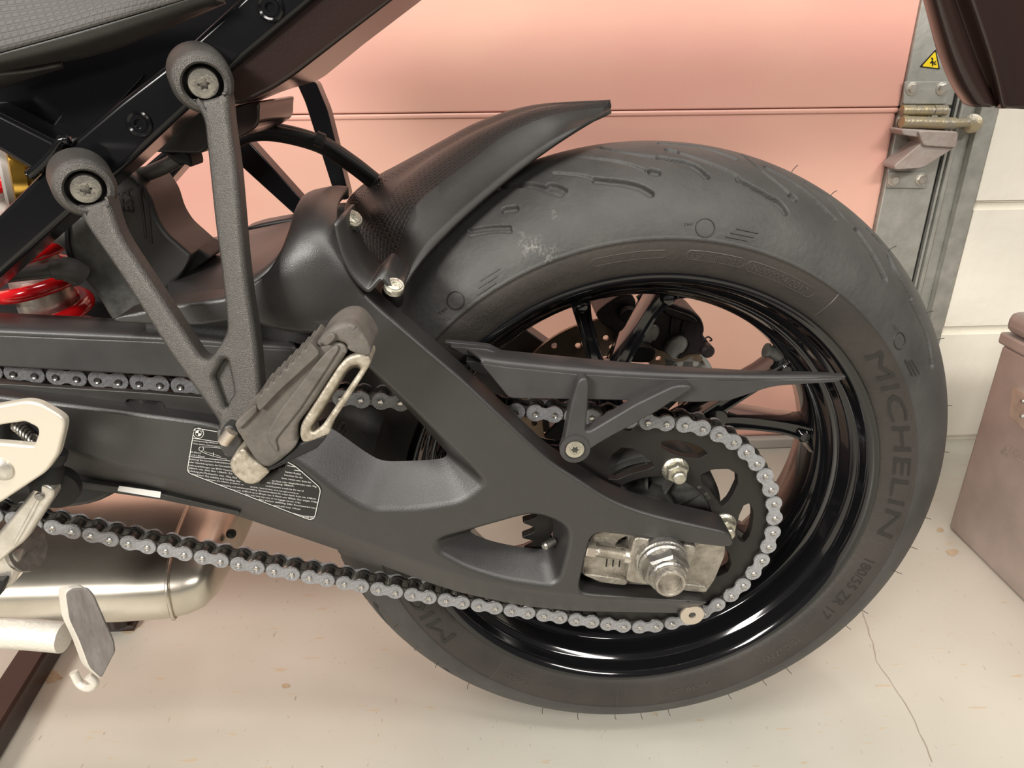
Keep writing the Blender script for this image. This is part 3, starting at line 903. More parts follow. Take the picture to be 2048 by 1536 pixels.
# wear-indicator rings and bars on the tread shoulder
def on_tread(px, py, lift=0.0003):
    h = hit(px, py)
    if not h: return None
    q = h[2]; c = Vector((0, q.y * 0.6, ZA))
    n = Vector((q.x, 0, q.z - ZA)).normalized() + Vector((0, q.y * 8, 0)); n.normalize()
    return q + n * lift
for (cx, cy, rx, ry) in ((912, 601, 17, 18), (1410, 456, 19, 18.5), (1798, 682, 11, 17)):
    pts = [on_tread(cx + rx * math.cos(2 * math.pi * j / 28), cy + ry * math.sin(2 * math.pi * j / 28)) for j in range(28)]
    if all(pts): wire_on_tyre(pts, 0.0006, 'moulded_ring', 'letter', True)
for (x0, y0, x1, y1) in ((961, 562, 1000, 538), (958, 576, 996, 552), (955, 590, 992, 566), (1473, 458, 1516, 467), (1461, 466, 1507, 475), (1450, 473, 1494, 482),
                         (1809, 720, 1824, 752), (1816, 722, 1832, 752), (1822, 720, 1838, 748)):
    pts = [on_tread(x0 + (x1 - x0) * t, y0 + (y1 - y0) * t) for t in (0, .33, .66, 1)]
    if all(pts): wire_on_tyre(pts, 0.0007, 'moulded_bar', 'letter')
for (body, x0, y0, x1, y1) in (('TWI', 881, 631, 896, 619), ('TWI', 1366, 454, 1384, 452), ('TWI', 1780, 652, 1788, 662)):
    p0, p1 = on_tread(x0, y0, 0.0008), on_tread(x1, y1, 0.0008)
    if p0 and p1:
        v, f = text_line(body, p0, p1, Vector((0, -0.25, 1)).cross(Vector((0, 0, 0))) + Vector((p0.x, -0.12, p0.z - ZA)), 0.0002)
        mk('moulded_lettering', v, f, 'letter', tyre)
# little rubber moulding hairs standing on the tyre
hv = []
for d_ in (4, 13, 17, 26, 34, -6, -14, -19, -31, -36, -52, -58, -66, -80, -86, -92, -100, -108, -126, -136, -142, -150, 47, 58, 66):
    y_ = random.uniform(-0.05, 0.0) if d_ > 0 else random.uniform(-0.080, -0.066)
    a = math.radians(d_); R_ = tread_R(y_)
    b0 = Vector((R_ * math.cos(a), y_, ZA + R_ * math.sin(a)))
    n_ = Vector((math.cos(a), -0.25 if d_ < 0 else 0, math.sin(a)))
    if b0.z < 0.02: n_ = Vector((n_.x, -0.8, 0.1))
    hv.append(tubev([b0 - n_ * 0.002, b0 + n_ * 0.003, b0 + n_ * random.uniform(0.005, 0.008) + Vector((0.0015, 0, -0.001))], 0.00035, 5, 2))
o = mk('moulding_hairs', *merge(hv), 'letter', tyre); tag(o, kind='stuff')

# ------------------------------------------------------------------ wheel
def revolve(name, prof_yr, material, parent, n=180, closed=False, sharp=40):
    V, F = [], []
    m = len(prof_yr)
    for (y, r) in prof_yr:
        for j in range(n):
            a = 2 * math.pi * j / n
            V.append(Vector((r * math.cos(a), y, ZA + r * math.sin(a))))
    for i in range(m if closed else m - 1):
        i2 = (i + 1) % m
        for j in range(n):
            k = (j + 1) % n; F.append((i * n + j, i * n + k, i2 * n + k, i2 * n + j))
    return mk(name, V, F, material, parent, sharp)
rimp = [(-0.0790, 0.2285), (-0.0815, 0.2290), (-0.0835, 0.2278), (-0.0838, 0.2250), (-0.0822, 0.2225), (-0.0790, 0.2195), (-0.0760, 0.2180), (-0.0700, 0.2160),
        (-0.0665, 0.2140), (-0.0645, 0.2105), (-0.0610, 0.2090), (-0.0480, 0.2075), (-0.0445, 0.2055), (-0.0430, 0.2020), (-0.0395, 0.2005), (-0.0310, 0.1985), (-0.0270, 0.1950), (-0.0240, 0.1925)]
rimf = rimp + [(0, 0.1905)] + [(-y, r) for y, r in rimp[::-1]]
outer_side = [(0.070, 0.2262), (0.0500, 0.2180), (0, 0.2100), (-0.0500, 0.2180), (-0.070, 0.2262)]
rim = revolve('rear_wheel', rimf + outer_side, 'gloss', moto, 200, True)
def beam(pts, widths, depth, Y0, bev=0.003):
    """spoke: outline in the wheel plane extruded along Y with a hollow groove along its face"""
    pass
def spoke(k, pts, name):
    # pts: (radius, degree, half width, half depth)
    ring = []
    base = [Vector((r * math.cos(math.radians(d + k)), 0, r * math.sin(math.radians(d + k)))) for r, d, _, _ in pts]
    base2 = catmull(base, 5); V, F = [], []
    hw = np.interp(np.linspace(0, len(pts) - 1, len(base2)), range(len(pts)), [p[2] for p in pts])
    hd = np.interp(np.linspace(0, len(pts) - 1, len(base2)), range(len(pts)), [p[3] for p in pts])
    for i, p in enumerate(base2):
        t = (base2[min(i + 1, len(base2) - 1)] - base2[max(i - 1, 0)]).normalized(); s = Vector((-t.z, 0, t.x))
        W, D = hw[i], hd[i]
        sec = [(-1, -.72), (-.82, -1), (-.55, -1), (-.38, -.72), (.38, -.72), (.55, -1), (.82, -1), (1, -.72), (1, .72), (.82, 1), (-.82, 1), (-1, .72)]
        for (u, vv) in sec:
            V.append(Vector((p.x, 0, ZA + p.z)) + s * (W * u) + Vector((0, D * vv + 0.006, 0)))
    m = 12
    for i in range(len(base2) - 1):
        for j in range(m):
            kk = (j + 1) % m; F.append((i * m + j, i * m + kk, (i + 1) * m + kk, (i + 1) * m + j))
    F.append(tuple(range(m))); F.append(tuple((len(base2) - 1) * m + j for j in range(m)))
    return mk(name, V, F, 'gloss', rim, 30)
for k in range(5):
    kk = -72 * k
    spoke(kk, [(0.040, 106, 0.013, 0.022), (0.10, 108, 0.0085, 0.018), (0.165, 107.5, 0.0075, 0.016), (0.190, 107, 0.010, 0.020), (0.1985, 107, 0.017, 0.028)], 'spoke')
    spoke(kk, [(0.045, 110, 0.013, 0.022), (0.085, 103, 0.0095, 0.020), (0.12, 95.5, 0.0085, 0.018), (0.165, 86, 0.0078, 0.016), (0.189, 82, 0.010, 0.020), (0.1985, 80.5, 0.017, 0.028)], 'spoke')
    # cast boss where the pair leaves the hub
    c = pol(0.104, 103 + kk, 0)
    o = lathe('spoke_web', [(0.0, -0.014), (0.010, -0.013), (0.013, -0.008), (0.013, 0.014), (0.0, 0.016)], c, (0, 1, 0), 'gloss', rim, 24)
    for (dd, rr) in ((107, 0.186), (81.5, 0.186)):
        lathe('casting_boss', [(0.0075, 0.012), (0.007, -0.0145), (0.005, -0.0165), (0.0, -0.017)], pol(rr, dd + kk, 0.002), (0, 1, 0), 'gloss', rim, 20)
revolve('hub', [(-0.060, 0.020), (-0.060, 0.050), (-0.045, 0.056), (-0.030, 0.060), (0.030, 0.060), (0.060, 0.050), (0.085, 0.045), (0.085, 0.018)], 'gloss', rim, 96)
# valve stem seen against the door
tube('valve_stem', [P(1570, 722, 0.0), P(1545, 705, 0.0), P(1531, 700, 0.0)], [0.0065, 0.006, 0.0075], 'hub', rim, 12, 3)

# cush-drive carrier with ribs behind the sprocket
carrier = revolve('sprocket_carrier', [(-0.062, 0.070), (-0.078, 0.0725), (-0.098, 0.0715), (-0.104, 0.066), (-0.104, 0.060), (-0.094, 0.057), (-0.090, 0.030), (-0.125, 0.026), (-0.125, 0.016)], 'hub', moto, 96)
for k in range(10):
    a = math.radians(20 + 36 * k)
    t = Vector((math.cos(a), 0, math.sin(a))); s = Vector((-t.z, 0, t.x)) * 0.0012
    V = []
    for (r_, y_) in ((0.026, -0.094), (0.058, -0.094), (0.058, -0.086), (0.026, -0.086)):
        for sg_ in (-1, 1): V.append(Vector((t.x * r_, y_ - (0.008 if r_ < .03 and y_ < -.09 else 0), ZA + t.z * r_)) + s * sg_)
    mk('carrier_rib', V, [(0, 2, 4, 6), (1, 3, 5, 7), (0, 1, 3, 2), (2, 3, 5, 4), (4, 5, 7, 6), (6, 7, 1, 0)], 'hub', carrier)

# ------------------------------------------------------------------ sprocket
YC = -0.1195                                             # chain line
NTH = 44; PITCH_C = 0.015875; RPC = PITCH_C / (2 * math.sin(math.pi / NTH))
PH = 0.0
qpin = P(1550, 1010, -0.130); PIN0 = math.degrees(math.atan2(qpin.z - ZA, qpin.x))
out = []
for i in range(NTH):
    c = PIN0 + 360.0 / NTH * i
    for (dr, dd) in ((-0.0052, 0.0), (-0.0046, 1.0), (-0.0020, 2.05), (0.0028, 3.05), (0.0062, 3.62), (0.0062, 4.56), (0.0028, 5.13), (-0.0020, 6.13), (-0.0046, 7.18)):
        a = math.radians(c + dd); r = RPC + dr
        out.append((r * math.cos(a), ZA + r * math.sin(a), 0.0001))
def polwin(L, rot, n=5):
    return [((r * math.cos(math.radians(d + rot))), ZA + r * math.sin(math.radians(d + rot)), 0.006) for r, d in L]
bigw = [(.0645, 55), (.0745, 54.5), (.086, 47.5), (.0925, 41), (.0915, 35), (.0835, 29), (.070, 19.5), (.0650, 20.5), (.0645, 30), (.0645, 43)]
smw = [(.0885, 90), (.0940, 86.5), (.0940, 75), (.0925, 62), (.0865, 59.5), (.0795, 68), (.0790, 77), (.0830, 85)]
holes = []
for k in range(5):
    holes.append(polwin(bigw, -72 * k)); holes.append(polwin(smw, -72 * k))
holes.append([(0.0565 * math.cos(t), ZA + 0.0565 * math.sin(t), 0.0001) for t in np.linspace(0, 2 * math.pi, 72, endpoint=False)])
spr = slab('rear_sprocket', out, YC - 0.0042, YC + 0.0042, 'sprocket', moto, holes=holes, bev=0.0006, n=1, px=False)
for k in range(5):
    c = pol(0.0660, 75.5 - 72 * k, YC - 0.0042)
    v1 = lathev([(0.0118, 0), (0.0118, 0.0015), (0.0096, 0.0035)], c, (0, -1, 0), 32)
    v2 = hexv(c, 0.0096, 0.002, 0.0105, rot=0.5)
    v3 = lathev([(0.0058, 0.008), (0.0058, 0.0165), (0.0046, 0.0175)], c, (0, -1, 0), 24)
    mk('sprocket_nut', *merge([v1, v2, v3]), 'gold', spr, 30)
q = pol(0.0598, 52, YC - 0.0044); q1 = pol(0.0598, 22, YC - 0.0044)
for i, (tx, d0) in enumerate((('45', 50), ('37/21', 40))):
    v, f, x0, x1 = text_mesh(tx)
    V = []
    for p in v:
        a = math.radians(d0 - (p.x - x0) * 3.9); r = 0.0582 + p.y * 0.0042
        V.append(Vector((r * math.cos(a), YC - 0.00435, ZA + r * math.sin(a))))
    mk('stamped_number', V, f, 'steel', spr)

# ------------------------------------------------------------------ drive chain
slope = -0.1167
ATOP = 90 - math.degrees(math.atan(-slope))              # 83.3
def path_pins():
    pins = []
    # pins seated on the sprocket
    k = 0
    seats = []
    for i in range(-NTH, NTH):
        d = PIN0 + 360.0 / NTH * i
        if -101 < d < ATOP: seats.append(d)
    seats.sort(reverse=True)
    arc = [Vector((RPC * math.cos(math.radians(d)), ZA + RPC * math.sin(math.radians(d)))) for d in seats]
    dirv = Vector((-1, -slope)).normalized()
    first = arc[0]
    topd = (Vector((-0.5211, 0.1711 + ZA)) - first).normalized()
    top = [first + topd * PITCH_C * (j + 1) for j in range(50)]
    last = arc[-1]; bot = []; cur = last
    def zb(x):
        t = x - last.x
        return last.y - 0.215 * t + 0.098 * t * t
    for j in range(49):
        lo, hi = cur.x - PITCH_C, cur.x - PITCH_C * 0.8
        for _ in range(30):
            m_ = (lo + hi) / 2
            if (Vector((m_, zb(m_))) - cur).length > PITCH_C: lo = m_
            else: hi = m_
        cur = Vector((lo, zb(lo))); bot.append(cur)
    return top[::-1] + arc + bot, len(top), seats
pins, ntop, seats = path_pins()
i0 = ntop + min(range(len(seats)), key=lambda i: abs(seats[i] - PIN0))   # pin at (1550,1010) starts an outer link
def plate_ring(rr, waist, n=12):
    pts = []; e = 48
    zx, zz_ = rr * math.cos(math.radians(e)), rr * math.sin(math.radians(e))
    xs = [zx + (PITCH_C - 2 * zx) * t for t in (0.2, 0.35, 0.5, 0.65, 0.8)]
    def zw(x):
        u = abs((x - PITCH_C / 2) / (PITCH_C / 2 - zx)); return waist + (zz_ - waist) * u ** 2
    for j in range(n + 1):
        t = math.radians(e + (360 - 2 * e) * j / n); pts.append((rr * math.cos(t), rr * math.sin(t)))
    for x in xs: pts.append((x, -zw(x)))
    for j in range(n + 1):
        t = math.radians(180 + e + (360 - 2 * e) * j / n); pts.append((PITCH_C + rr * math.cos(t), rr * math.sin(t)))
    for x in xs[::-1]: pts.append((x, zw(x)))
    return pts
def platev(y0, y1, rr, waist, ch=0.0005):
    ring = plate_ring(rr, waist); k = len(ring); cx = PITCH_C / 2
    V = []; F = []
    sg_ = 1 if y1 > y0 else -1
    for (s, y) in ((0.94, y0), (1, y0 + sg_ * ch), (1, y1)):
        for (x, z) in ring:
            V.append(Vector((cx + (x - cx) * (1 - (1 - s) * 0.5) , y, z * s)))
    for a in range(2):
        for i in range(k):
            j = (i + 1) % k; F.append((a * k + i, a * k + j, (a + 1) * k + j, (a + 1) * k + i))
    F.append(tuple(range(k))); F.append(tuple(2 * k + i for i in range(k)))
    return V, F
o_parts = [platev(-0.0092, -0.0072, 0.0075, 0.0049), platev(0.0092, 0.0072, 0.0075, 0.0049)]
riv = []
for x in (0, PITCH_C):
    riv.append(lathev([(0.0026, -0.0090), (0.0027, -0.0102), (0.0021, -0.0110), (0.0015, -0.0106), (0.0008, -0.0105)], (x, 0, 0), (0, 1, 0), 16))
    riv.append(lathev([(0.0026, 0.0090), (0.0024, 0.0104), (0.001, 0.0104)], (x, 0, 0), (0, 1, 0), 12))
chain = mk('drive_chain', *merge([tubev([Vector((p.x, YC - 0.0070, p.y)), Vector((p.x, YC + 0.0070, p.y))], 0.0030, 8, 1) for p in pins]), 'chain_in', moto)
def raw(name, V, F, m, sharp=35):
    o = mk(name, V, F, m, None, sharp); me_ = o.data; bpy.data.objects.remove(o); return me_
me_o = raw('outer_link', *merge(o_parts), 'chain'); me_r = None
Vr, Fr = merge(o_parts); Vq, Fq = merge(riv)
me_o = raw('outer_link', *merge([(Vr, Fr), (Vq, Fq)]), ['chain', 'rivet'])
for p in me_o.polygons:
    if abs(p.center.y) > 0.00925: p.material_index = 1
i_parts = [platev(-0.0068, -0.0048, 0.0074, 0.0049), platev(0.0068, 0.0048, 0.0074, 0.0049)]
for x in (0, PITCH_C):
    i_parts.append(lathev([(0.0040, -0.0048), (0.0051, -0.0046), (0.0051, 0.0046), (0.0040, 0.0048)], (x, 0, 0), (0, 1, 0), 20))
    for y in (-0.0071, 0.0071): i_parts.append(lathev([(0.0042, y - 0.0005), (0.0046, y), (0.0042, y + 0.0005)], (x, 0, 0), (0, 1, 0), 14))
me_i = raw('inner_link', *merge(i_parts), 'chain_in')
for i in range(len(pins) - 1):
    a, b = pins[i], pins[i + 1]
    outer_l = (i - i0) % 2 == 0
    o = bpy.data.objects.new('outer_link' if outer_l else 'inner_link', me_o if outer_l else me_i)
    COL.objects.link(o); o.parent = chain
    d = b - a
    o.location = (a.x, YC, a.y)
    o.rotation_euler = (0, -math.atan2(d.y, d.x), 0)

# ------------------------------------------------------------------ swingarm
def proj(p):
    v = p - CAM; z = v.dot(_f)
    return (1024 + FPX * v.dot(RX) / z, 768 - FPX * v.dot(UX) / z)
def carry(x, y, Y0, Y1):
    p = P(x, y, Y0); return proj(Vector((p.x, Y1, p.z)))
def fb(L, Y0, Y1):
    """split a list of (x, y[, bx, by]) into front and back outlines"""
    F_, B_ = [], []
    for q in L:
        r_ = q[4] if len(q) == 5 else (q[2] if len(q) == 3 else 8)
        F_.append((q[0], q[1], r_))
        b_ = (q[2], q[3]) if len(q) >= 4 else carry(q[0], q[1], Y0, Y1)
        B_.append((b_[0], b_[1], r_))
    return F_, B_
AF, AB = -0.165, -0.137
arm_outline = [
    (215, 641), (274, 623), (340, 611), (444, 597), (497, 575, 20), (545, 572, 20), (640, 575, 20), (700, 570, 12), (722, 580, 20), (751, 610, 30), (843, 689, 30), (928, 761, 30),
    (1031, 858, 30), (1099, 922, 30), (1162, 962, 60), (1221, 1001, 60), (1299, 1030, 60), (1464, 1067, 6), (1467, 1092, 5),
    (1445, 1096, 6), (1196, 1066, 16), (1178, 1080, 16), (1158, 1174, 14), (1164, 1187, 14), (1190, 1192, 14), (1413, 1203, 4),
    (1413, 1208, 1412, 1214, 4), (1358, 1207, 1356, 1226, 10), (1182, 1197, 1150, 1222, 30), (1048, 1181, 1048, 1212, 30), (943, 1160, 923, 1186, 30), (826, 1122, 845, 1161, 30), (740, 1091, 755, 1127, 30),
    (650, 1058, 650, 1091, 30), (480, 995, 464, 1028, 30), (300, 948, 300, 988, 30), (116, 896, 137, 962, 30), (-300, 792, -300, 866, 10),
    (-300, 757, 10), (103, 805, 30), (417, 846, 30), (520, 878, 520, 822, 30), (604, 928, 660, 853, 25), (689, 996, 735, 907, 25), (735, 1022, 765, 923, 25), (830, 1021, 820, 922, 30), (925, 1006, 884, 918, 25),
    (973, 967, 897, 908, 14), (950, 940, 880, 890, 14), (850, 842, 838, 842, 20), (740, 738, 742, 740, 20), (655, 668, 20), (606, 637, 20), (563, 631, 20), (506, 636, 20), (453, 644, 20), (397, 653, 20), (358, 651, 20), (290, 650)]
FR, BK = fb(arm_outline, AF, AB)
w2 = {'front': [(866, 1086, 8), (878, 1076, 10), (1050, 1028, 20), (1082, 1028, 20), (1122, 1044, 14), (1141, 1062, 14), (1138, 1095, 20), (1120, 1160, 14), (1102, 1173, 14), (1010, 1160, 30), (930, 1135, 30), (874, 1104, 12)],
      'back': [(938, 1062, 8), (950, 1056, 10), (1052, 1027, 20), (1080, 1026, 20), (1102, 1034, 14), (1107, 1042, 14), (1106, 1070, 20), (1100, 1092, 14), (1084, 1099, 14), (1040, 1094, 30), (985, 1083, 30), (950, 1070, 12)]}
arm = slab('swingarm', FR, AF, AB, 'arm', moto, holes=[w2], bev=0.0032, back=BK, n=5, sharp=50)
# raised arch over the tyre that carries the mudguard
tower_rows = [
    [(470, 622, -0.1590), (560, 655, -0.1590), (650, 660, -0.1590), (762, 640, -0.1590)],
    [(474, 604, -0.1615), (560, 620, -0.1632), (650, 625, -0.1632), (742, 612, -0.1612)],
    [(498, 574, -0.1620), (570, 575, -0.1650), (650, 585, -0.1650), (723, 579, -0.1620)],
    [(540, 543, -0.1625), (590, 540, -0.1655), (640, 540, -0.1655), (700, 542, -0.1630)],
    [(566, 505, -0.159), (605, 502, -0.163), (645, 500, -0.163), (686, 505, -0.158)],
    [(582, 468, -0.150), (610, 464, -0.154), (645, 462, -0.154), (674, 466, -0.148)],
    [(593, 428, -0.128), (618, 424, -0.130), (648, 421, -0.130), (672, 425, -0.124)],
    [(606, 403, -0.098), (628, 399, -0.098), (655, 396, -0.098), (680, 402, -0.090)],
    [(622, 390, -0.055), (642, 386, -0.055), (665, 383, -0.055), (690, 388, -0.050)],
    [(640, 384, 0.0), (655, 381, 0.0), (675, 378, 0.0), (697, 380, 0.0)],
    [(648, 387, 0.06), (660, 385, 0.06), (678, 383, 0.06), (697, 384, 0.06)]]
o = sheet('swingarm_bridge', tower_rows, 'arm', arm, 0.006, sub=6, across=4)
# top plate between the two arms, mirror-dark
o = sheet('bridge_plate', [[(330, 606, -0.140), (444, 596, -0.143), (497, 574, -0.146), (545, 538, -0.148), (575, 495, -0.140), (592, 452, -0.11)],
                           [(338, 575, -0.085), (430, 552, -0.085), (490, 534, -0.085), (540, 510, -0.085), (572, 485, -0.08), (590, 455, -0.07)],
                           [(352, 520, 0.0), (430, 505, 0.0), (490, 498, 0.0), (540, 486, 0.0), (574, 470, 0.0), (590, 452, 0.0)],
                           [(358, 493, 0.06), (430, 478, 0.06), (490, 466, 0.06), (540, 456, 0.06), (575, 448, 0.06), (592, 445, 0.06)]], 'arm', arm, 0.004, sub=5, across=3)
slab('inner_gusset', [(290, 642), (400, 645), (506, 632), (563, 626), (606, 634), (655, 660), (690, 700), (640, 705), (500, 690), (290, 672)], -0.136, -0.126, 'arm', arm, bev=0.001)
# right-hand arm of the fork, behind the wheel
ra = []
for q in arm_outline:
    p = P(q[0], q[1], AF); ra.append((p.x, p.z, 0.004))
slab('right_arm', ra, 0.137, 0.165, 'arm', arm, bev=0.003, px=False)
# threaded spool on the lower lug
c = P(1384, 1229, -0.150)
v1 = lathev([(0.0100, 0.012), (0.0100, 0.001), (0.0115, 0.0), (0.0115, -0.0014)], c, (0, 1, 0), 32)
lathe('spool_lug', [(0.0105, 0.0), (0.0120, 0.004), (0.0125, 0.022), (0.009, 0.024)], c, (0, 1, 0), 'arm', arm, 32)
lathe('threaded_boss', [(0.0030, 0.006), (0.0030, 0.0), (0.0034, -0.0012), (0.0108, -0.0014), (0.0112, -0.0008), (0.0112, 0.001)], c, (0, 1, 0), 'cap', arm, 36)
# clip screw inside the small window
lathe('window_screw', [(0.0035, -0.002), (0.0035, 0.010), (0.002, 0.0115), (0, 0.0115)], P(1104, 1084, -0.148), (-0.7, -0.7, 0.1), 'steel', arm, 20)

# chain guide strips under / over the beam
slab('chain_slider', [(-300, 749, 3), (301, 786, 3), (420, 796, 3), (540, 812, 4), (545, 850, 4), (480, 858), (417, 846), (330, 828), (200, 812), (103, 806), (-300, 760)], -0.150, -0.1455, 'plastic', moto,
     holes=[[(92, 804, 3), (97, 790, 5), (166, 794, 5), (178, 808, 3)], [(248, 816, 3), (254, 799, 5), (324, 804, 5), (336, 825, 3)]], bev=0.001)
for pts in ([(84, 784), (180, 790), (188, 816), (80, 808)], [(240, 794), (334, 799), (345, 830), (238, 820)]):
    slab('slider_recess', pts, -0.140, -0.136, 'dark', moto, bev=0)
slab('guide_strip', [(60, 950, 3), (137, 962, 3), (236, 974, 3), (323, 988, 3), (480, 1024, 3), (478, 1032, 3), (322, 1000, 3), (137, 974, 3), (60, 962, 3)], -0.150, -0.120, 'plastic', moto, bev=0.0008)
slab('guide_reflection', [(238, 972, 1), (322, 984, 1), (320, 996, 1), (235, 982, 1)], -0.1505, -0.150, 'ink', moto, bev=0)  # painted highlight: white strip for the reflection on the guide strip

# ------------------------------------------------------------------ axle and chain adjuster
adj = slab('chain_adjuster', [(1162, 1150, 6), (1168, 1110, 6), (1182, 1072, 8), (1200, 1062, 8), (1300, 1068, 8), (1452, 1090, 4), (1450, 1112, 6), (1430, 1160, 8), (1414, 1184, 4), (1300, 1172, 6), (1215, 1166, 6)], -0.150, -0.136, 'adjust', moto,
           holes=[[(1230, 1094, 6), (1238, 1080, 8), (1256, 1073, 5), (1258, 1098, 4)]], bev=0.0015)
slab('adjuster_block', [(1268, 1074, 4), (1396, 1094, 6), (1390, 1112, 6), (1372, 1150, 8), (1364, 1180, 6), (1256, 1164, 8), (1252, 1158, 6), (1262, 1110, 6)], -0.164, -0.150, 'adjust', adj, bev=0.002)
slab('adjuster_foot', [(1186, 1150, 4), (1256, 1160, 4), (1254, 1172, 4), (1200, 1166, 6), (1164, 1148, 4)], -0.156, -0.150, 'adjust', adj, bev=0.0015)
slab('adjuster_rear_foot', [(1366, 1168, 4), (1416, 1174, 4), (1414, 1186, 3), (1364, 1182, 4)], -0.156, -0.150, 'adjust', adj, bev=0.0015)
for x in (1213, 1226, 1239):
    slab('adjuster_mark', [(x, 1118, 2), (x + 2.5, 1118, 2), (x + 0.5, 1134, 2), (x - 2, 1134, 2)], -0.1506, -0.149, 'dark', adj, bev=0)
# adjuster bolt
a, b = P(1186, 1101, -0.157), P(1258, 1112, -0.157)
d = (b - a).normalized()
L = (b - a).length
thr = [(0.0048, 0.0)]
for i in range(22):
    h0 = 0.004 + (L - 0.010) * i / 22; stp = (L - 0.010) / 22
    thr += [(0.0040, h0), (0.0050, h0 + stp * 0.5)]
thr += [(0.0044, L - 0.005), (0.0068, L - 0.005), (0.0068, L + 0.002)]
bo = lathe('adjuster_bolt', thr, a, d, 'alu', moto, 20, 50)
mk('bolt_head', *hexv(a, 0.0072, -0.001, 0.007, axis=-d, rot=0.3), 'cap', bo, 30)
# axle nut
c = Vector((0, -0.1685, ZA))
v1 = lathev([(0.0228, -0.005), (0.0228, 0), (0.0228, 0.0026), (0.0216, 0.0034), (0.0196, 0.0034)], c, (0, -1, 0), 56)
an = mk('axle_nut', *merge([v1, lathev([(0.0212, 0.003), (0.0212, 0.0060), (0.0196, 0.0075)], c, (0, -1, 0), 48), hexv(c, 0.0198, 0.005, 0.0190, rot=0.35)]), 'steel', moto, 30)
lathe('locking_collar', [(0.0158, 0.015), (0.0158, 0.0210), (0.0144, 0.0228), (0.0132, 0.0228)], c, (0, -1, 0), 'steel', an, 44)
lathe('axle_end', [(0.0130, 0.015), (0.0130, 0.0285), (0.0122, 0.0300), (0.0106, 0.0300), (0.0098, 0.0285), (0.0097, 0.0240)], c, (0, -1, 0), 'adjust', an, 44)
lathe('axle_bore', [(0.0110, 0.020), (0.0097, 0.0242), (0.0096, -0.012), (0.0, -0.012)], c, (0, -1, 0), 'caliper', an, 36)  # near-black inside so it looks hollow; shade put into the colour
lathe('axle', [(0.0125, 0.0), (0.0125, 0.26)], Vector((0, -0.120, ZA)), (0, 1, 0), 'steel', moto, 32)

# ------------------------------------------------------------------ rear chain guard with its forked strut
cg = slab('chain_guard', [(962, 727, 5), (1010, 734), (1150, 748), (1317, 757), (1500, 759), (1620, 759), (1688, 757, 3), (1672, 765, 6), (1600, 769, 20), (1545, 773, 20), (1500, 788, 20), (1458, 802, 14), (1392, 805), (1200, 800), (1018, 797, 6)],
          -0.153, -0.149, 'guard', moto, bev=0.0012, r=16)
sheet('guard_top', [[(962, 729, -0.1508), (1010, 735, -0.1508), (1150, 750, -0.1508), (1317, 759, -0.1508), (1500, 759, -0.152), (1620, 759, -0.150), (1689, 757, -0.146)],
                    [(958, 715, -0.1495), (1010, 723, -0.1495), (1155, 737, -0.1495), (1317, 747, -0.1495), (1500, 752, -0.149), (1620, 752, -0.147), (1690, 755, -0.143)],
                    [(925, 694, -0.120), (1000, 704, -0.120), (1165, 720, -0.120), (1317, 733, -0.120), (1500, 743, -0.122), (1620, 746, -0.125), (1684, 750, -0.130)],
                    [(920, 692, -0.104), (1000, 703, -0.104), (1165, 721, -0.104), (1317, 736, -0.104), (1500, 746, -0.108), (1620, 749, -0.114), (1684, 752, -0.122)]], 'guard', cg, 0.0025, sub=6, across=3)
slab('guard_front_flange', [(886, 684, 3), (905, 685, 3), (978, 692, 6), (1008, 708, 8), (1000, 714), (920, 706), (905, 700)], -0.122, -0.116, 'guard', cg, bev=0.001)
slab('guard_front_step', [(898, 693, 3), (975, 699, 6), (1006, 711, 8), (1004, 717), (930, 712)], -0.130, -0.122, 'guard', cg, bev=0.001)
slab('guard_clip', [(930, 722, 3), (962, 724, 3), (980, 745, 3), (972, 752, 3), (945, 742, 3)], -0.140, -0.120, 'dark', cg, bev=0.0008)
slab('guard_strut', [(1123, 899, 10), (1128, 882, 10), (1142, 808), (1157, 757, 4), (1178, 757, 4), (1176, 817), (1171, 862, 6), (1178, 864, 6), (1271, 809, 10), (1350, 771, 6), (1390, 772, 4), (1318, 822, 10), (1205, 884, 10), (1178, 901, 8), (1174, 914, 10), (1162, 925, 10), (1138, 925, 10), (1126, 914, 10)],
     lambda x, y: -0.1640 - 0.004 * max(0, min(1, (y - 800) / 100)), 0.012, 'guard', cg, bev=0.0022)
c = P(1150, 899, -0.1683)
lathe('strut_washer', [(0.0120, -0.006), (0.0120, 0.0), (0.0085, 0.0008), (0.0085, -0.001)], c, (0, -1, 0), 'guard', cg, 36)
torx_screw('strut_screw', c + Vector((0, 0.0005, 0)), 0.0078, 'gold', cg)

# ------------------------------------------------------------------ front chain guard (over the upper run)
fg = slab('chain_cover', [(-300, 657, 4), (308, 682), (515, 695), (588, 699, 5), (598, 703, 5), (594, 768, 5), (519, 768), (342, 754), (-300, 717, 4)], -0.152, -0.148, 'guard', moto, bev=0.002, r=14)
sheet('cover_top', [[(-300, 659, -0.1496), (308, 684, -0.1496), (515, 697, -0.1496), (594, 701, -0.1496)],
                    [(-300, 645, -0.1480), (305, 671, -0.1480), (510, 687, -0.1480), (590, 693, -0.1480)],
                    [(-300, 616, -0.105), (239, 641, -0.105), (420, 661, -0.110), (584, 684, -0.125)]], 'guard', fg, 0.003, sub=8, across=3)
slab('cover_end', [(596, 698, 4), (612, 694, 4), (640, 690, 4), (620, 740, 4), (596, 768, 4)], -0.146, -0.118, 'dark', fg, bev=0.001)

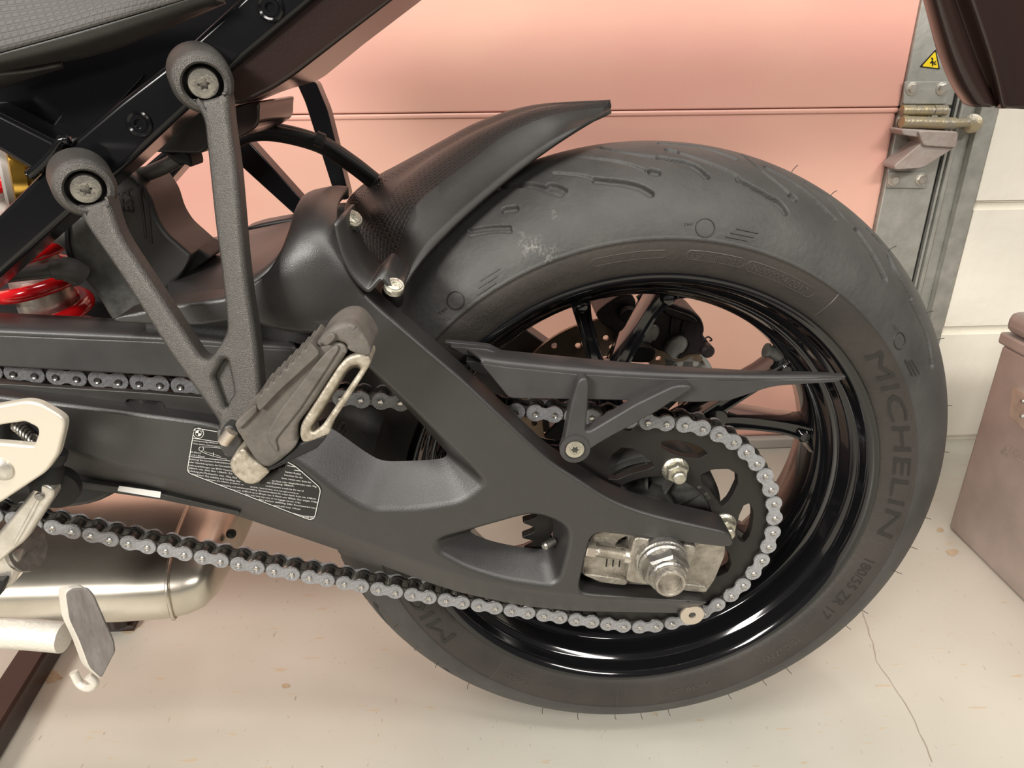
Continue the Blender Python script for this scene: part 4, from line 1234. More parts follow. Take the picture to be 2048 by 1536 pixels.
# ------------------------------------------------------------------ mudguard
def lin(a, b, t): return a + (b - a) * t
ML = [([(803, 572), (826, 540), (860, 500), (915, 443), (985, 381), (1060, 322), (1150, 258), (1217, 217)], -0.108, -0.030),
      ([(785, 552), (803, 475), (835, 408), (880, 369), (950, 316), (1016, 267), (1110, 229), (1220, 213)], -0.078, -0.020),
      ([(724, 520), (714, 452), (770, 398), (817, 353), (890, 300), (970, 255), (1075, 217), (1221, 209)], -0.040, -0.006),
      ([(702, 476), (700, 425), (742, 383), (795, 352), (872, 305), (962, 256), (1070, 219), (1221, 207)], -0.004, 0.002),
      ([(686, 440), (694, 402), (731, 365), (801, 326), (880, 284), (962, 243), (1068, 214), (1219, 205)], 0.050, 0.014)]
mlines = []
for pts, ya, yb in ML:
    mlines.append([(x, y, lin(ya, yb, i / 7) * (0.35 if i == 7 else 1.0)) for i, (x, y) in enumerate(pts)])
far = []
for (x, y, Y_) in mlines[0]:
    p = P(x, y, Y_); far.append(proj(Vector((p.x - 0.006, -Y_, p.z))) + (-Y_,))
mlines.append(far)
V, F = [], []
LL = [catmull([P(*q) for q in l], 7) for l in mlines]
def dens(l1, l2, k, bulge):
    out_ = []
    for t in range(1, k):
        u = t / k
        out_.append([a.lerp(b, u) + Vector((0, 0, bulge * math.sin(math.pi * u))) for a, b in zip(l1, l2)])
    return out_
rows = [LL[0]] + dens(LL[0], LL[1], 4, -0.0035) + [LL[1]] + dens(LL[1], LL[2], 4, 0.0035) + [LL[2]] + dens(LL[2], LL[3], 2, -0.001) + [LL[3]] + dens(LL[3], LL[4], 3, 0.003) + [LL[4]] + dens(LL[4], LL[5], 3, 0.004) + [LL[5]]
k = len(rows[0])
V = [v for r_ in rows for v in r_]
for a in range(len(rows) - 1):
    for i in range(k - 1):
        F.append((a * k + i, a * k + i + 1, (a + 1) * k + i + 1, (a + 1) * k + i))
mud = mk('mudguard', V, F, 'plastic', moto, 24)
grid_uv(mud, rows)
mud.data.materials.append(MT['hex'])
for pi, p in enumerate(mud.data.polygons):
    a = pi // (k - 1)
    if 4 <= a <= 7 or 10 <= a <= 12: p.material_index = 1
md = mud.modifiers.new('thickness', 'SOLIDIFY'); md.thickness = 0.0032; md.offset = -1
# bracket strip holding it
strip = [(671, 446), (676, 475), (688, 515), (706, 550), (726, 574), (737, 580), (748, 570), (759, 558), (766, 558), (777, 570), (788, 582), (801, 586)]
s0 = [P(x, y, -0.1685) for x, y in strip]
s1 = [p + Vector((0.002, 0.058, 0.002)) for p in s0]
br = sheet('mudguard_bracket', [[tuple(p) for p in s0], [tuple(p) for p in s1]], 'arm', mud, 0.003, sub=4, px=False)
slab('bracket_tab', [(680, 442, 3), (698, 434, 3), (722, 455, 3), (716, 468, 3)], -0.130, -0.124, 'arm', br, bev=0.0008)
for (x, y, Y_, ax) in ((706, 436, -0.128, (0.45, -0.55, 0.7)), (789, 571, -0.165, (0.25, -0.5, 0.83))):
    c = P(x, y, Y_)
    lathe('screw_flange', [(0.0072, -0.004), (0.0072, 0.0), (0.0066, 0.0008)], c, ax, 'gold', mud, 28)
    torx_screw('mudguard_screw', c + Vector(ax).normalized() * 0.001, 0.0055, 'gold', mud, 0.004, ax)
c = P(786, 592, -0.120)
lathe('rubber_grommet', [(0.0080, -0.006), (0.0088, 0.0), (0.0088, 0.006), (0.0070, 0.010)], c, (0.1, -0.3, 0.9), 'dark', mud, 28)

# ------------------------------------------------------------------ passenger footrest bracket
def brY(x, y): return -0.178 - 0.036 * max(0.0, min(1.0, (y - 150) / 750.0))
bracket = slab('footrest_bracket', [
    (380, 197, 4), (408, 201, 8), (436, 193, 8), (449, 180, 4), (455, 197, 10), (459, 245, 30), (473, 342, 30), (489, 525, 30), (499, 604, 30), (513, 689, 30), (522, 795, 10), (515, 830, 10), (480, 880, 10), (470, 905, 10),
    (455, 918, 10), (438, 900, 10), (431, 868, 10), (437, 852, 10), (430, 838, 20), (342, 717, 30), (239, 553, 30), (167, 450, 30), (146, 408, 4), (173, 412, 8), (201, 404, 8), (214, 388, 4), (223, 430, 20), (240, 478, 30), (342, 631, 30), (398, 716, 12), (410, 725, 8), (421, 716, 12), (453, 668, 20), (448, 610, 30), (438, 525, 30), (427, 444, 30), (411, 290, 30), (406, 240, 20), (388, 210, 12)],
    brY, 0.014, 'cast', moto, bev=0.0048, n=5, holes=[[(427, 758, 6), (447, 722, 8), (452, 722, 6), (461, 762, 8), (466, 792, 8), (457, 804, 8), (450, 822, 6)]])
slab('bracket_web', [(405, 756, 6), (447, 690, 10), (468, 695, 10), (482, 800, 10), (468, 825, 8), (446, 850, 6)], lambda x, y: brY(x, y) + 0.0060, 0.005, 'cast', bracket, bev=0.0005)
for (x, y, bx_, by_) in ((407, 168, 397, 146), (172, 379, 160, 354)):
    Yb_ = brY(x, y)
    c = P(x, y, Yb_ - 0.001); e_ = P(bx_, by_, Yb_ + 0.024)
    ax_ = (e_ - c).normalized(); Lb = (e_ - c).length
    lathe('mounting_boss', [(0.0118, 0.010), (0.0118, 0.0), (0.0132, -0.0016), (0.0158, -0.0010), (0.0178, 0.0020), (0.0184, 0.006), (0.0188, Lb), (0.0165, Lb + 0.001)], c, ax_, 'cast', bracket, 44)
    lathe('recess_floor', [(0.0126, 0.0065), (0.0001, 0.0065)], c, ax_, 'dark', bracket, 32)
    torx_screw('bracket_bolt', c + ax_ * 0.0015, 0.0092, 'steel', bracket, 0.004, -ax_)
# clevis with pivot pin
c = P(455, 872, -0.222)
tube('pivot_pin', [P(447, 884, -0.222), P(464, 862, -0.222)], 0.0042, 'cap', bracket, 14, 1)
slab('clevis', [(436, 868, 8), (452, 848, 6), (476, 862, 8), (486, 895, 8), (462, 918, 8), (446, 908, 8)], -0.2205, -0.200, 'arm', bracket, bev=0.002,
     holes=[[(452, 884, 5), (450, 876, 5), (462, 860, 5), (468, 864, 5), (456, 882, 5)]])

# ------------------------------------------------------------------ folded passenger footrest
PY = -0.238
peg = slab('passenger_footrest', [(467, 850, 5), (484, 836, 4), (513, 812, 4), (545, 786, 4), (575, 756, 4), (602, 726, 4), (630, 694, 6), (645, 690, 8), (672, 684, 8), (690, 690, 5), (695, 703, 5), (690, 712, 10), (668, 742, 10), (629, 803), (593, 852, 8), (592, 876, 6), (596, 890, 6), (562, 922, 8), (533, 940, 6), (508, 920, 10), (484, 882, 10)],
           PY, PY + 0.036, 'rubber', moto, bev=0.003)
# raised wedge panel on the rubber face
slab('rubber_wedge', [(530, 870, 8), (560, 820, 8), (640, 716, 8), (668, 690, 4), (680, 694, 4), (665, 722, 8), (600, 820), (552, 880, 6), (556, 906, 6), (548, 900, 6)], PY - 0.0016, PY + 0.004, 'rubber', peg, bev=0.0014)
# toothed tread pad
teeth = []
px0, py0, px1, py1 = 513, 806, 628, 690
nT = 9
ux, uy = (px1 - px0), (py1 - py0); LN = math.hypot(ux, uy); nx, ny = -uy / LN, ux / LN
for i in range(nT):
    t0, t1 = i / nT, (i + 1) / nT
    for (tt, hh) in ((t0 + 0.006, 7), (t0 + 0.55 / nT, 12), (t1 - 0.018, 12), (t1 - 0.012, 7)):
        teeth.append((px0 + ux * tt - nx * (hh - 8) - 4, py0 + uy * tt - ny * (hh - 8) - 4, 2))
padpts = teeth + [(640, 706, 5), (632, 716, 4), (560, 782, 6), (517, 826, 4)]
slab('tread_pad', padpts, PY - 0.0045, PY + 0.030, 'rubber', peg, bev=0.0012, n=3)
slab('lower_pad', [(467, 848, 4), (512, 808, 4), (516, 824, 4), (476, 862, 4)], PY - 0.0030, PY + 0.030, 'rubber', peg, bev=0.0014)
slab('end_cap', [(632, 690, 6), (640, 674, 10), (662, 655, 12), (682, 647, 14), (704, 648, 14), (720, 660, 12), (742, 694, 8), (741, 708, 6), (734, 712, 4), (698, 704, 4), (690, 690, 5), (674, 684, 6), (652, 694, 6)], PY - 0.001, PY + 0.034, 'rubber', peg, bev=0.004)
slab('cap_rib', [(642, 682, 4), (660, 664, 4), (672, 672, 4), (668, 682, 4), (652, 694, 4)], PY - 0.0035, PY + 0.004, 'rubber', peg, bev=0.0014)
slab('rubber_underside', [(596, 888, 4), (640, 872, 6), (656, 872, 6), (634, 898, 6), (560, 934, 6), (540, 942, 4), (534, 938, 4), (563, 920, 4)], PY + 0.003, PY + 0.030, 'dark', peg, bev=0.002)
slab('metal_loop', [(598, 854, 8), (631, 801), (675, 732, 10), (697, 711, 8), (728, 707, 8), (742, 718, 6), (741, 730, 8), (662, 852, 8), (660, 866, 6), (652, 873, 6), (610, 887, 6), (601, 880, 6)],
     PY + 0.002, PY + 0.024, 'peg', peg, holes=[{'front': [(618, 858, 5), (641, 824, 8), (690, 742, 8), (700, 731, 6), (716, 728, 5), (724, 735, 5), (648, 846, 6), (641, 854, 6), (624, 866, 5)],
     'back': [(636, 842, 5), (650, 818, 8), (694, 746, 8), (702, 738, 6), (714, 734, 5), (721, 739, 5), (654, 838, 6), (648, 846, 6), (640, 852, 5)]}], bev=0.0025)
slab('pivot_lug', [(457, 926, 8), (470, 908, 8), (486, 896, 8), (504, 918, 10), (541, 942, 6), (530, 956, 8), (514, 968, 8), (498, 971, 8), (478, 963, 8), (462, 946, 8)], PY + 0.004, PY + 0.034, 'peg', peg, bev=0.0032, n=6)
slab('pivot_spring', [(516, 966, 4), (545, 944, 4), (572, 930, 4), (564, 944, 4), (540, 962, 4), (522, 972, 4)], PY + 0.012, PY + 0.026, 'dark', peg, bev=0.002)

# ------------------------------------------------------------------ chain-tension sticker on the beam
YS = AF - 0.0004
stk = slab('tension_sticker', [(387, 853, 6), (470, 866, 6), (592, 930, 10), (645, 976, 10), (631, 1038, 8), (620, 1043, 8), (375, 948, 8), (373, 938, 8)], YS, AF + 0.0002, 'label', moto, bev=0)
Z8 = lambda x, y: (360 + x / 6.827, 840 + y / 6.827)
TL = [('Kettenspannung unbelastet', 170, 285, 520, 325), ('Chain tension without load m', 175, 325, 545, 370), ('45-50mm/', 145, 445, 292, 460), ('1.77-1.97inch', 150, 488, 338, 510),
      ('Achtung! Bei falschem Reifenluftdruck', 130, 540, 700, 605), ('oder \u00dcberladung kann die Fahrstabilit\u00e4t', 125, 580, 720, 655), ('Reifenempfehlungen von BMW Motorrad', 115, 622, 730, 705),
      ('130km/h, min. 3mm \u00fcber 130km/h. Zul.', 110, 660, 720, 742), ('Zuladung pro Packtasche: max. 10kg. Einz', 106, 698, 780, 800), ('Attention! The stability and handling char', 155, 745, 830, 850), ('improper tire inflation pressures, ov', 360, 815, 870, 890),
      ('benen Reifen', 1440, 715, 1650, 750), ('beachten Sie die', 1425, 757, 1672, 797), ('2mm, hinten min. 2mm bis', 1385, 800, 1790, 862), ('op-Case oder Gep\u00e4ckbr\u00fccke: max. 5kg.', 1255, 835, 1868, 918), ('mit Zuladung: 180km/h.', 1190, 862, 1560, 912),
      ('could become unsafe by the use of', 1170, 905, 1690, 978), ('ng tires, repaired tires, tires not approved by us.', 960, 915, 1625, 1012), ('overloading and unbalanced loading. Recommendation for tread depth: front min. 0.08inch,', 530, 888, 1862, 1088),
      ('rear min. 0.08inch up to 80mph, min. 0.12inch over 80mph. Max. weight: 979lbs.', 705, 955, 1890, 1135), ('Max. load into top-case or on luggage carrier: 11lbs.', 890, 1022, 1650, 1140), ('Max. load per saddlebag: 22lbs. Recommended max.', 1080, 1092, 1857, 1212), ('speed with load: 110mph.', 1275, 1170, 1650, 1228), ('8 556 496', 1680, 1328, 1832, 1352)]
tv = []
for (s_, x0, y0, x1, y1) in TL:
    tv.append(text_line(s_, P(*Z8(x0, y0), YS), P(*Z8(x1, y1), YS), Vector((0.1, 0, 1)), 0.0002))
mk('printed_text', *merge(tv), 'ink', stk, None)
def line_strip(pts, wd, Y_, closed=False):
    q = [P(x, y, Y_) for x, y in pts]
    V, F = [], []
    n_ = len(q)
    for i in range(n_):
        a_ = q[i - 1] if (i or closed) else q[0]; b_ = q[(i + 1) % n_] if (i < n_ - 1 or closed) else q[-1]
        t = (b_ - a_).normalized(); s = Vector((-t.z, 0, t.x)) * wd
        V += [q[i] + s, q[i] - s]
    for i in range(n_ if closed else n_ - 1):
        j = (i + 1) % n_; F.append((2 * i, 2 * i + 1, 2 * j + 1, 2 * j))
    return V, F
Yl = YS - 0.0002
br_ = rnd([(388.5, 856, 6), (469, 869, 6), (590, 932, 10), (642, 977, 10), (629, 1036, 8), (620, 1040, 8), (377, 946, 8), (375, 938, 8)], 4)
parts = [line_strip([(v.x, v.y) for v in br_], 0.00028, Yl, True)]
for L_ in ([(384, 876), (470, 889)], [(377, 913), (460, 922)], [(588, 940), (605, 943)], [(585, 1026), (606, 1032), (628, 1033)], [(575, 931), (590, 934)]):
    parts.append(line_strip(L_, 0.00022, Yl))
# tension sketch: two wheels and the sagging chain
parts.append(line_strip([Z8(290 + 32 * math.cos(t), 395 + 30 * math.sin(t)) for t in np.linspace(0, 2 * math.pi, 20, endpoint=False)], 0.00018, Yl, True))
parts.append(line_strip([Z8(*q) for q in ((290, 365), (420, 372), (560, 385), (700, 395))], 0.00016, Yl))
parts.append(line_strip([Z8(*q) for q in ((280, 425), (340, 455), (440, 490), (560, 520), (640, 535))], 0.00018, Yl))
parts.append(line_strip([Z8(*q) for q in ((330, 430), (440, 460), (560, 500))], 0.00014, Yl))
parts.append(line_strip([Z8(*q) for q in ((458, 440), (458, 490))], 0.0002, Yl))
mk('printed_lines', *merge(parts), 'ink', stk, None)
# round emblem
ec = (396.9, 866.4)
def disc(rx, ry, a0_=0, a1_=360, n_=28, fan=True):
    pts = [P(*ec, Yl)] + [P(ec[0] + rx * math.cos(math.radians(a0_ + (a1_ - a0_) * i / n_)), ec[1] + ry * math.sin(math.radians(a0_ + (a1_ - a0_) * i / n_)), Yl) for i in range(n_ + 1)]
    return pts, [(0, i + 1, i + 2) for i in range(n_)]
def ringm(r0, r1, n_=36):
    pts = []
    for i in range(n_):
        t = 2 * math.pi * i / n_
        for r_ in (r0, r1): pts.append(P(ec[0] + r_ * math.cos(t), ec[1] + r_ * math.sin(t), Yl))
    return pts, [(2 * i, 2 * i + 1, (2 * i + 3) % (2 * n_), (2 * i + 2) % (2 * n_)) for i in range(n_)]
em = [ringm(9.8, 10.8), ringm(5.6, 6.3), disc(5.7, 5.7, 8, 98, 8), disc(5.7, 5.7, 188, 278, 8)]
for (ch, a_) in (('B', -145), ('M', -90), ('W', -35)):
    v, f, x0, x1 = text_mesh(ch)
    t = math.radians(a_ + 8); cx, cy = ec[0] + 6.9 * math.cos(t), ec[1] + 6.9 * math.sin(t)
    tx = (-math.sin(t), math.cos(t)); ty = (math.cos(t), math.sin(t)); xm = (x0 + x1) / 2
    em.append(([P(cx + tx[0] * (q.x - xm) * 3.6 + ty[0] * q.y * 3.4, cy + tx[1] * (q.x - xm) * 3.6 + ty[1] * q.y * 3.4, Yl) for q in v], f))
mk('round_emblem', *merge(em), 'ink', stk, None)

# ------------------------------------------------------------------ brake disc and caliper (far side)
YD = 0.098
disc_out = [(0.127 * math.cos(t), ZA + 0.127 * math.sin(t), 0.0001) for t in np.linspace(0, 2 * math.pi, 90, endpoint=False)]
dh = [[(0.082 * math.cos(t), ZA + 0.082 * math.sin(t), 0.0001) for t in np.linspace(0, 2 * math.pi, 60, endpoint=False)]]
for k in range(20):
    for (rr, da) in ((0.118, 0), (0.104, 6), (0.092, 2)):
        a = math.radians(18 * k + da)
        dh.append([(rr * math.cos(a) + 0.0034 * math.cos(t), ZA + rr * math.sin(a) + 0.0034 * math.sin(t), 0.00005) for t in np.linspace(0, 2 * math.pi, 10, endpoint=False)])
bd = slab('brake_disc', disc_out, YD, YD + 0.005, 'disc', moto, holes=dh, bev=0.0004, n=1, px=False)
slab('disc_carrier', [(0.090 * math.cos(t) if i % 2 else 0.060 * math.cos(t), ZA + (0.090 if i % 2 else 0.060) * math.sin(t), 0.006) for i, t in enumerate(np.linspace(0, 2 * math.pi, 20, endpoint=False))], YD + 0.001, YD + 0.006, 'dark', bd, bev=0.001, px=False)
YK = 0.086
cal = slab('brake_caliper', [(1300, 596, 6), (1330, 602, 8), (1385, 622, 8), (1404, 637, 6), (1410, 657, 8), (1407, 674, 6), (1418, 684, 6), (1424, 697, 8), (1418, 708, 6), (1400, 710, 8), (1378, 712, 6), (1358, 722, 6), (1327, 705, 8), (1290, 690, 8), (1266, 686, 8), (1285, 650, 8), (1300, 620, 8)], YK, YK + 0.055, 'caliper', moto, bev=0.005)
for pts in ([(1272, 687, 6), (1284, 665, 8), (1300, 653, 8), (1316, 651, 8), (1322, 664, 8), (1314, 680, 8), (1304, 686, 6), (1300, 696, 6)],
            [(1326, 706, 6), (1336, 686, 8), (1348, 677, 8), (1360, 672, 8), (1374, 677, 8), (1378, 690, 8), (1370, 704, 8), (1358, 712, 6), (1355, 722, 6)]):
    slab('caliper_piston', pts, YK - 0.008, YK + 0.004, 'pad', cal, bev=0.005, n=5)
slab('caliper_ridge', [(1322, 612, 5), (1390, 634, 5), (1398, 648, 6), (1370, 644, 8), (1330, 632, 6)], YK - 0.004, YK + 0.004, 'caliper', cal, bev=0.003)
slab('caliper_rib', [(1343, 632, 4), (1352, 634, 4), (1346, 672, 4), (1338, 670, 4)], YK - 0.003, YK + 0.004, 'caliper', cal, bev=0.002)
slab('caliper_rib', [(1366, 640, 4), (1374, 642, 4), (1368, 668, 4), (1360, 668, 4)], YK - 0.003, YK + 0.004, 'caliper', cal, bev=0.002)
lathe('slide_pin', [(0.0075, 0), (0.0075, 0.010), (0.005, 0.013), (0, 0.013)], P(1411, 697, YK), (0, -1, 0), 'caliper', cal, 20)
tube('pad_spring_clip', [P(1406, 682, YK), P(1413, 675, YK), P(1418, 674, YK), P(1424, 680, YK), P(1419, 682, YK)], 0.0009, 'dark', cal, 6, 3)
slab('caliper_bracket', [(1328, 708, 6), (1360, 724, 6), (1384, 712, 6), (1408, 708, 6), (1424, 734, 6), (1430, 752, 6), (1330, 748, 6)], YK + 0.012, YK + 0.020, 'pad', moto, holes=[[(1386 + 9 * math.cos(t) + 10, 717 + 6 * math.sin(t), 0.5) for t in np.linspace(0, 2 * math.pi, 14, endpoint=False)]], bev=0.001)
cb_ = slab('caliper_carrier', [(1188, 628, 8), (1215, 606, 8), (1240, 590, 10), (1262, 586, 10), (1274, 604, 10), (1268, 628, 10), (1256, 660, 10), (1240, 672, 8), (1206, 650, 8)], YK - 0.006, YK + 0.045, 'caliper', moto, bev=0.003)
lathe('carrier_bolt', [(0.0095, 0), (0.0095, 0.006), (0.008, 0.008), (0.008, 0.012), (0.005, 0.013), (0, 0.013)], P(1254, 626, YK - 0.006), (0, -1, 0), 'dark', cb_, 28)
tube('brake_hose', [P(1276, 600, 0.12), P(1292, 592, 0.12), P(1296, 612, 0.12), P(1285, 630, 0.12)], 0.005, 'dark', moto, 10, 5)
slab('wheel_speed_ring_cover', [(1240, 690, 8), (1312, 696, 8), (1312, 716, 12), (1300, 728, 10), (1238, 724, 8)], 0.060, 0.090, 'dark', moto, bev=0.004)

# ------------------------------------------------------------------ subframe and tail
bar = slab('subframe_rail', [(655, -165, 4), (342, 121), (239, 200), (147, 278), (-200, 627, 4), (-200, 730, 4), (0, 553), (150, 420), (239, 345), (379, 215), (444, 154), (816, -165, 4)], -0.152, -0.118, 'frame', moto, bev=0.0042, r=10, n=5)
for (x, y) in ((279, 247), (541, 15)):
    c = P(x, y, -0.152)
    lathe('rail_plug', [(0.0082, -0.001), (0.0082, 0.0012), (0.0070, 0.0022), (0.0055, 0.0012), (0.0052, 0.0016), (0.0030, 0.0016), (0.0022, -0.002), (0, -0.002)], c, (0, -1, 0), 'frame', bar, 28)
bar2 = slab('cross_rail', [(-60, 198, 4), (0, 227), (114, 285), (138, 288), (80, 350), (62, 341), (0, 303), (-60, 272, 4)], -0.151, -0.122, 'frame', moto, bev=0.0036, r=8, n=5)
wb = catmull([P(140, 279, -0.1535), P(124, 281, -0.1540), P(110, 299, -0.1540), (P(88, 324, -0.1540)), P(70, 341, -0.1540), P(60, 350, -0.1535)], 5)
wp = []
for i, p in enumerate(wb): wp.append(p)
mk('weld_bead', *tubev(wp, [0.0030 + 0.0007 * (i % 2) for i in range(len(wp))], 12, 1), 'frame', bar2, 80)
# tail fairing under the rail
tl = slab('tail_fairing', [(755, -165), (440, 150), (430, 190), (457, 212), (509, 197), (553, 175, 20), (591, 148, 20), (673, 85), (1000, -165)], -0.146, -0.06, 'tail', moto, bev=0.003,
          back=[(770, -165), (449, 146), (434, 196), (470, 216), (520, 202), (566, 182, 20), (640, 160, 14), (728, 88), (1060, -165)], r=8)
slab('tail_underbox', [(457, 214, 4), (520, 201, 4), (518, 219, 6), (518, 253, 4), (466, 283, 4)], -0.118, -0.02, 'tail', tl, bev=0.002)
# seat side cover and its dark inner liner
sheet('seat_cover', [[(-260, -40, -0.172), (120, -40, -0.172), (250, -40, -0.172), (360, -40, -0.170), (470, -40, -0.165)],
                     [(-260, 106, -0.178), (90, 38, -0.178), (200, 10, -0.177), (310, -10, -0.175), (430, -30, -0.168)],
                     [(-260, 176, -0.180), (80, 84, -0.180), (200, 50, -0.179), (300, 20, -0.176), (420, -15, -0.170)]], 'seat', moto, 0.003, sub=5, across=4)
sheet('seat_trim', [[(-260, 176, -0.180), (80, 84, -0.180), (200, 50, -0.179), (300, 20, -0.176), (420, -18, -0.170)],
                    [(-260, 182, -0.176), (60, 112, -0.176), (190, 78, -0.175), (300, 42, -0.172), (430, -2, -0.166)],
                    [(-260, 196, -0.160), (60, 132, -0.160), (200, 103, -0.158), (310, 62, -0.156), (450, 2, -0.152)]], 'plastic', moto, 0.003, sub=5, across=4)
sheet('seat_lower_lip', [[(-60, 152, -0.165), (0, 143, -0.165), (60, 138, -0.164), (122, 127, -0.162)],
                         [(-60, 172, -0.158), (0, 160, -0.158), (60, 146, -0.158), (124, 129, -0.158)],
                         [(-60, 185, -0.150), (0, 172, -0.150), (60, 152, -0.152), (126, 131, -0.155)]], 'plastic', moto, 0.003, sub=4, across=3)
slab('side_liner', [(-60, 100), (122, 110), (300, 40), (460, -30), (520, -30), (342, 130), (150, 290), (100, 300), (-60, 230)], -0.118, -0.10, 'frame', moto, bev=0.001)
slab('liner_rib', [(95, 262, 6), (150, 190, 8), (205, 176, 6), (290, 148, 6), (240, 205, 6), (150, 288, 6)], -0.1215, -0.117, 'frame', moto, bev=0.0012)
# electronics tray below the rail
slab('tray', [(340, 232, 4), (412, 190, 4), (418, 290, 6), (405, 308, 6), (300, 304, 4)], -0.085, -0.03, 'plastic', moto, bev=0.002)
slab('plug_connector', [(318, 302, 4), (345, 306, 4), (372, 300, 4), (383, 318, 3), (384, 336, 3), (372, 330, 3), (352, 328, 4), (334, 312, 4)], -0.070, -0.045, 'dark', moto, bev=0.002)
tube('wiring_harness', [P(268, 352, -0.06), P(300, 345, -0.06), P(335, 330, -0.06), P(356, 318, -0.06)], 0.0058, 'hose', moto, 12, 5)
slab('far_rail', [(180, 470), (265, 352), (372, 262), (420, 240), (420, 270), (310, 395), (240, 470)], 0.085, 0.115, 'frame', moto, bev=0.003)

# far-side footrest bracket (mirror arms)
fbk = slab('far_footrest_bracket', [(590, 160, 8), (630, 160, 6), (655, 220, 10), (700, 400, 6), (672, 400, 6), (628, 262), (610, 205, 10)], 0.168, 0.192, 'frame', moto, bev=0.002)
slab('far_bracket_arm', [(462, 285, 6), (495, 280, 6), (640, 440, 6), (600, 440, 6), (470, 322, 8)], 0.165, 0.188, 'frame', fbk, bev=0.002)
# cable loop
tube('tail_cable', [P(455, 285, -0.02), P(500, 265, -0.02), P(560, 266, -0.01), (P(640, 288, 0.0)), P(700, 325, 0.01), P(748, 362, 0.015)], 0.0078, 'dark', moto, 14, 6)
tube('tail_cable', [P(500, 258, -0.03), P(560, 262, -0.02), P(640, 282, -0.008), (P(700, 318, 0.0)), P(752, 356, 0.005)], 0.0036, 'dark', moto, 10, 6)
tube('cable_tie', [P(632, 276, -0.02), P(648, 283, -0.02)], 0.0062, 'dark', moto, 10, 1)

# ------------------------------------------------------------------ rear shock
ax0, ax1 = P(38, 440, -0.045), P(128, 700, -0.045)
axd = (ax1 - ax0).normalized()
sh = lathe('shock_absorber', [(0.016, -0.05), (0.020, -0.05), (0.020, 0.045), (0.023, 0.048), (0.023, 0.11), (0.020, 0.115)], ax0, axd, 'alu', moto, 40)
e1 = axd.cross(Vector((0, 1, 0))).normalized(); e2 = axd.cross(e1)
hp_ = []
for i in range(0, 220):
    t = i / 30.0 * 2 * math.pi; h = -0.06 + 0.0285 * (i / 30.0)
    hp_.append(ax0 + axd * h + (e1 * math.cos(t + 1.2) + e2 * math.sin(t + 1.2)) * 0.0300)
tube('coil_spring', hp_, 0.0062, 'red', sh, 14, 1)
lathe('preload_collar', [(0.024, -0.062), (0.030, -0.062), (0.030, -0.052), (0.024, -0.050)], ax0, axd, 'steel', sh, 40)
lathe('reservoir', [(0.0, 0.0), (0.022, 0.0), (0.024, 0.002), (0.024, 0.010)], P(2, 350, -0.09), (0.85, 0.50, -0.08), 'greycap', moto, 40)
lathe('reservoir_barrel', [(0.0245, 0.006), (0.0275, 0.007), (0.0275, 0.016), (0.026, 0.018), (0.026, 0.05)], P(2, 350, -0.09), (0.85, 0.50, -0.08), 'goldano', moto, 44)
tube('damper_hose', [P(-20, 556, -0.098), P(30, 549, -0.098), P(75, 544, -0.098), P(106, 540, -0.098)], 0.0058, 'hose', moto, 12, 5)
tube('hose_boot', [P(100, 541, -0.098), P(118, 538, -0.097), P(140, 540, -0.095), P(162, 552, -0.09)], [0.0062, 0.0085, 0.0098, 0.0098], 'hose', moto, 14, 4)
slab('shock_body', [(88, 478, 10), (118, 455, 8), (140, 424, 8), (186, 430, 8), (240, 520, 8), (268, 580, 10), (300, 640, 8), (230, 660, 8), (190, 590, 14), (150, 545, 14), (122, 498, 12)], -0.088, -0.02, 'hub', moto, bev=0.006, n=5)
slab('shock_strap', [(128, 452, 2), (136, 446, 2), (138, 490, 2), (150, 540, 2), (140, 530, 2), (130, 500, 2)], -0.0905, -0.086, 'dark', moto, bev=0.0008)
esa = slab('damper_motor_cover', [(212, 372, 6), (246, 342, 8), (272, 356, 10), (300, 396, 14), (314, 440, 14), (332, 468, 14), (375, 505, 10), (384, 514, 4), (345, 575, 10), (310, 610, 8), (262, 560, 12), (236, 470, 12), (220, 410, 8)], -0.078, -0.02, 'plastic', moto, bev=0.005, n=5)
for (x0, y0, x1, y1) in ((278, 372, 292, 478), (290, 374, 303, 487)):
    tube('cover_rib', [P(x0, y0, -0.078), P((x0 + x1) / 2 + 1, (y0 + y1) / 2, -0.0782), P(x1, y1, -0.078)], 0.0011, 'plastic', esa, 8, 4)
up_ = P(230, 420, -0.079) - P(262, 418, -0.079)
mk('raised_lettering', *merge([text_line('Dynamic', P(250, 463, -0.0782), P(246, 386, -0.0782), up_, 0.0006), text_line('ESA', P(268, 426, -0.0782), P(264, 376, -0.0782), up_, 0.0006)]), 'dark', esa)
slab('shock_dark_fill', [(-60, 380), (130, 420), (345, 500), (372, 520), (345, 610), (300, 660), (-60, 650)], 0.03, 0.06, 'dark', moto, bev=0.001)  # matt black filler slab, added for the darkness behind the shock
slab('shock_linkage', [(372, 500, 4), (388, 494, 4), (425, 512, 4), (416, 520, 4), (345, 575, 6), (318, 600, 6)], -0.060, -0.02, 'dark', moto, bev=0.002)

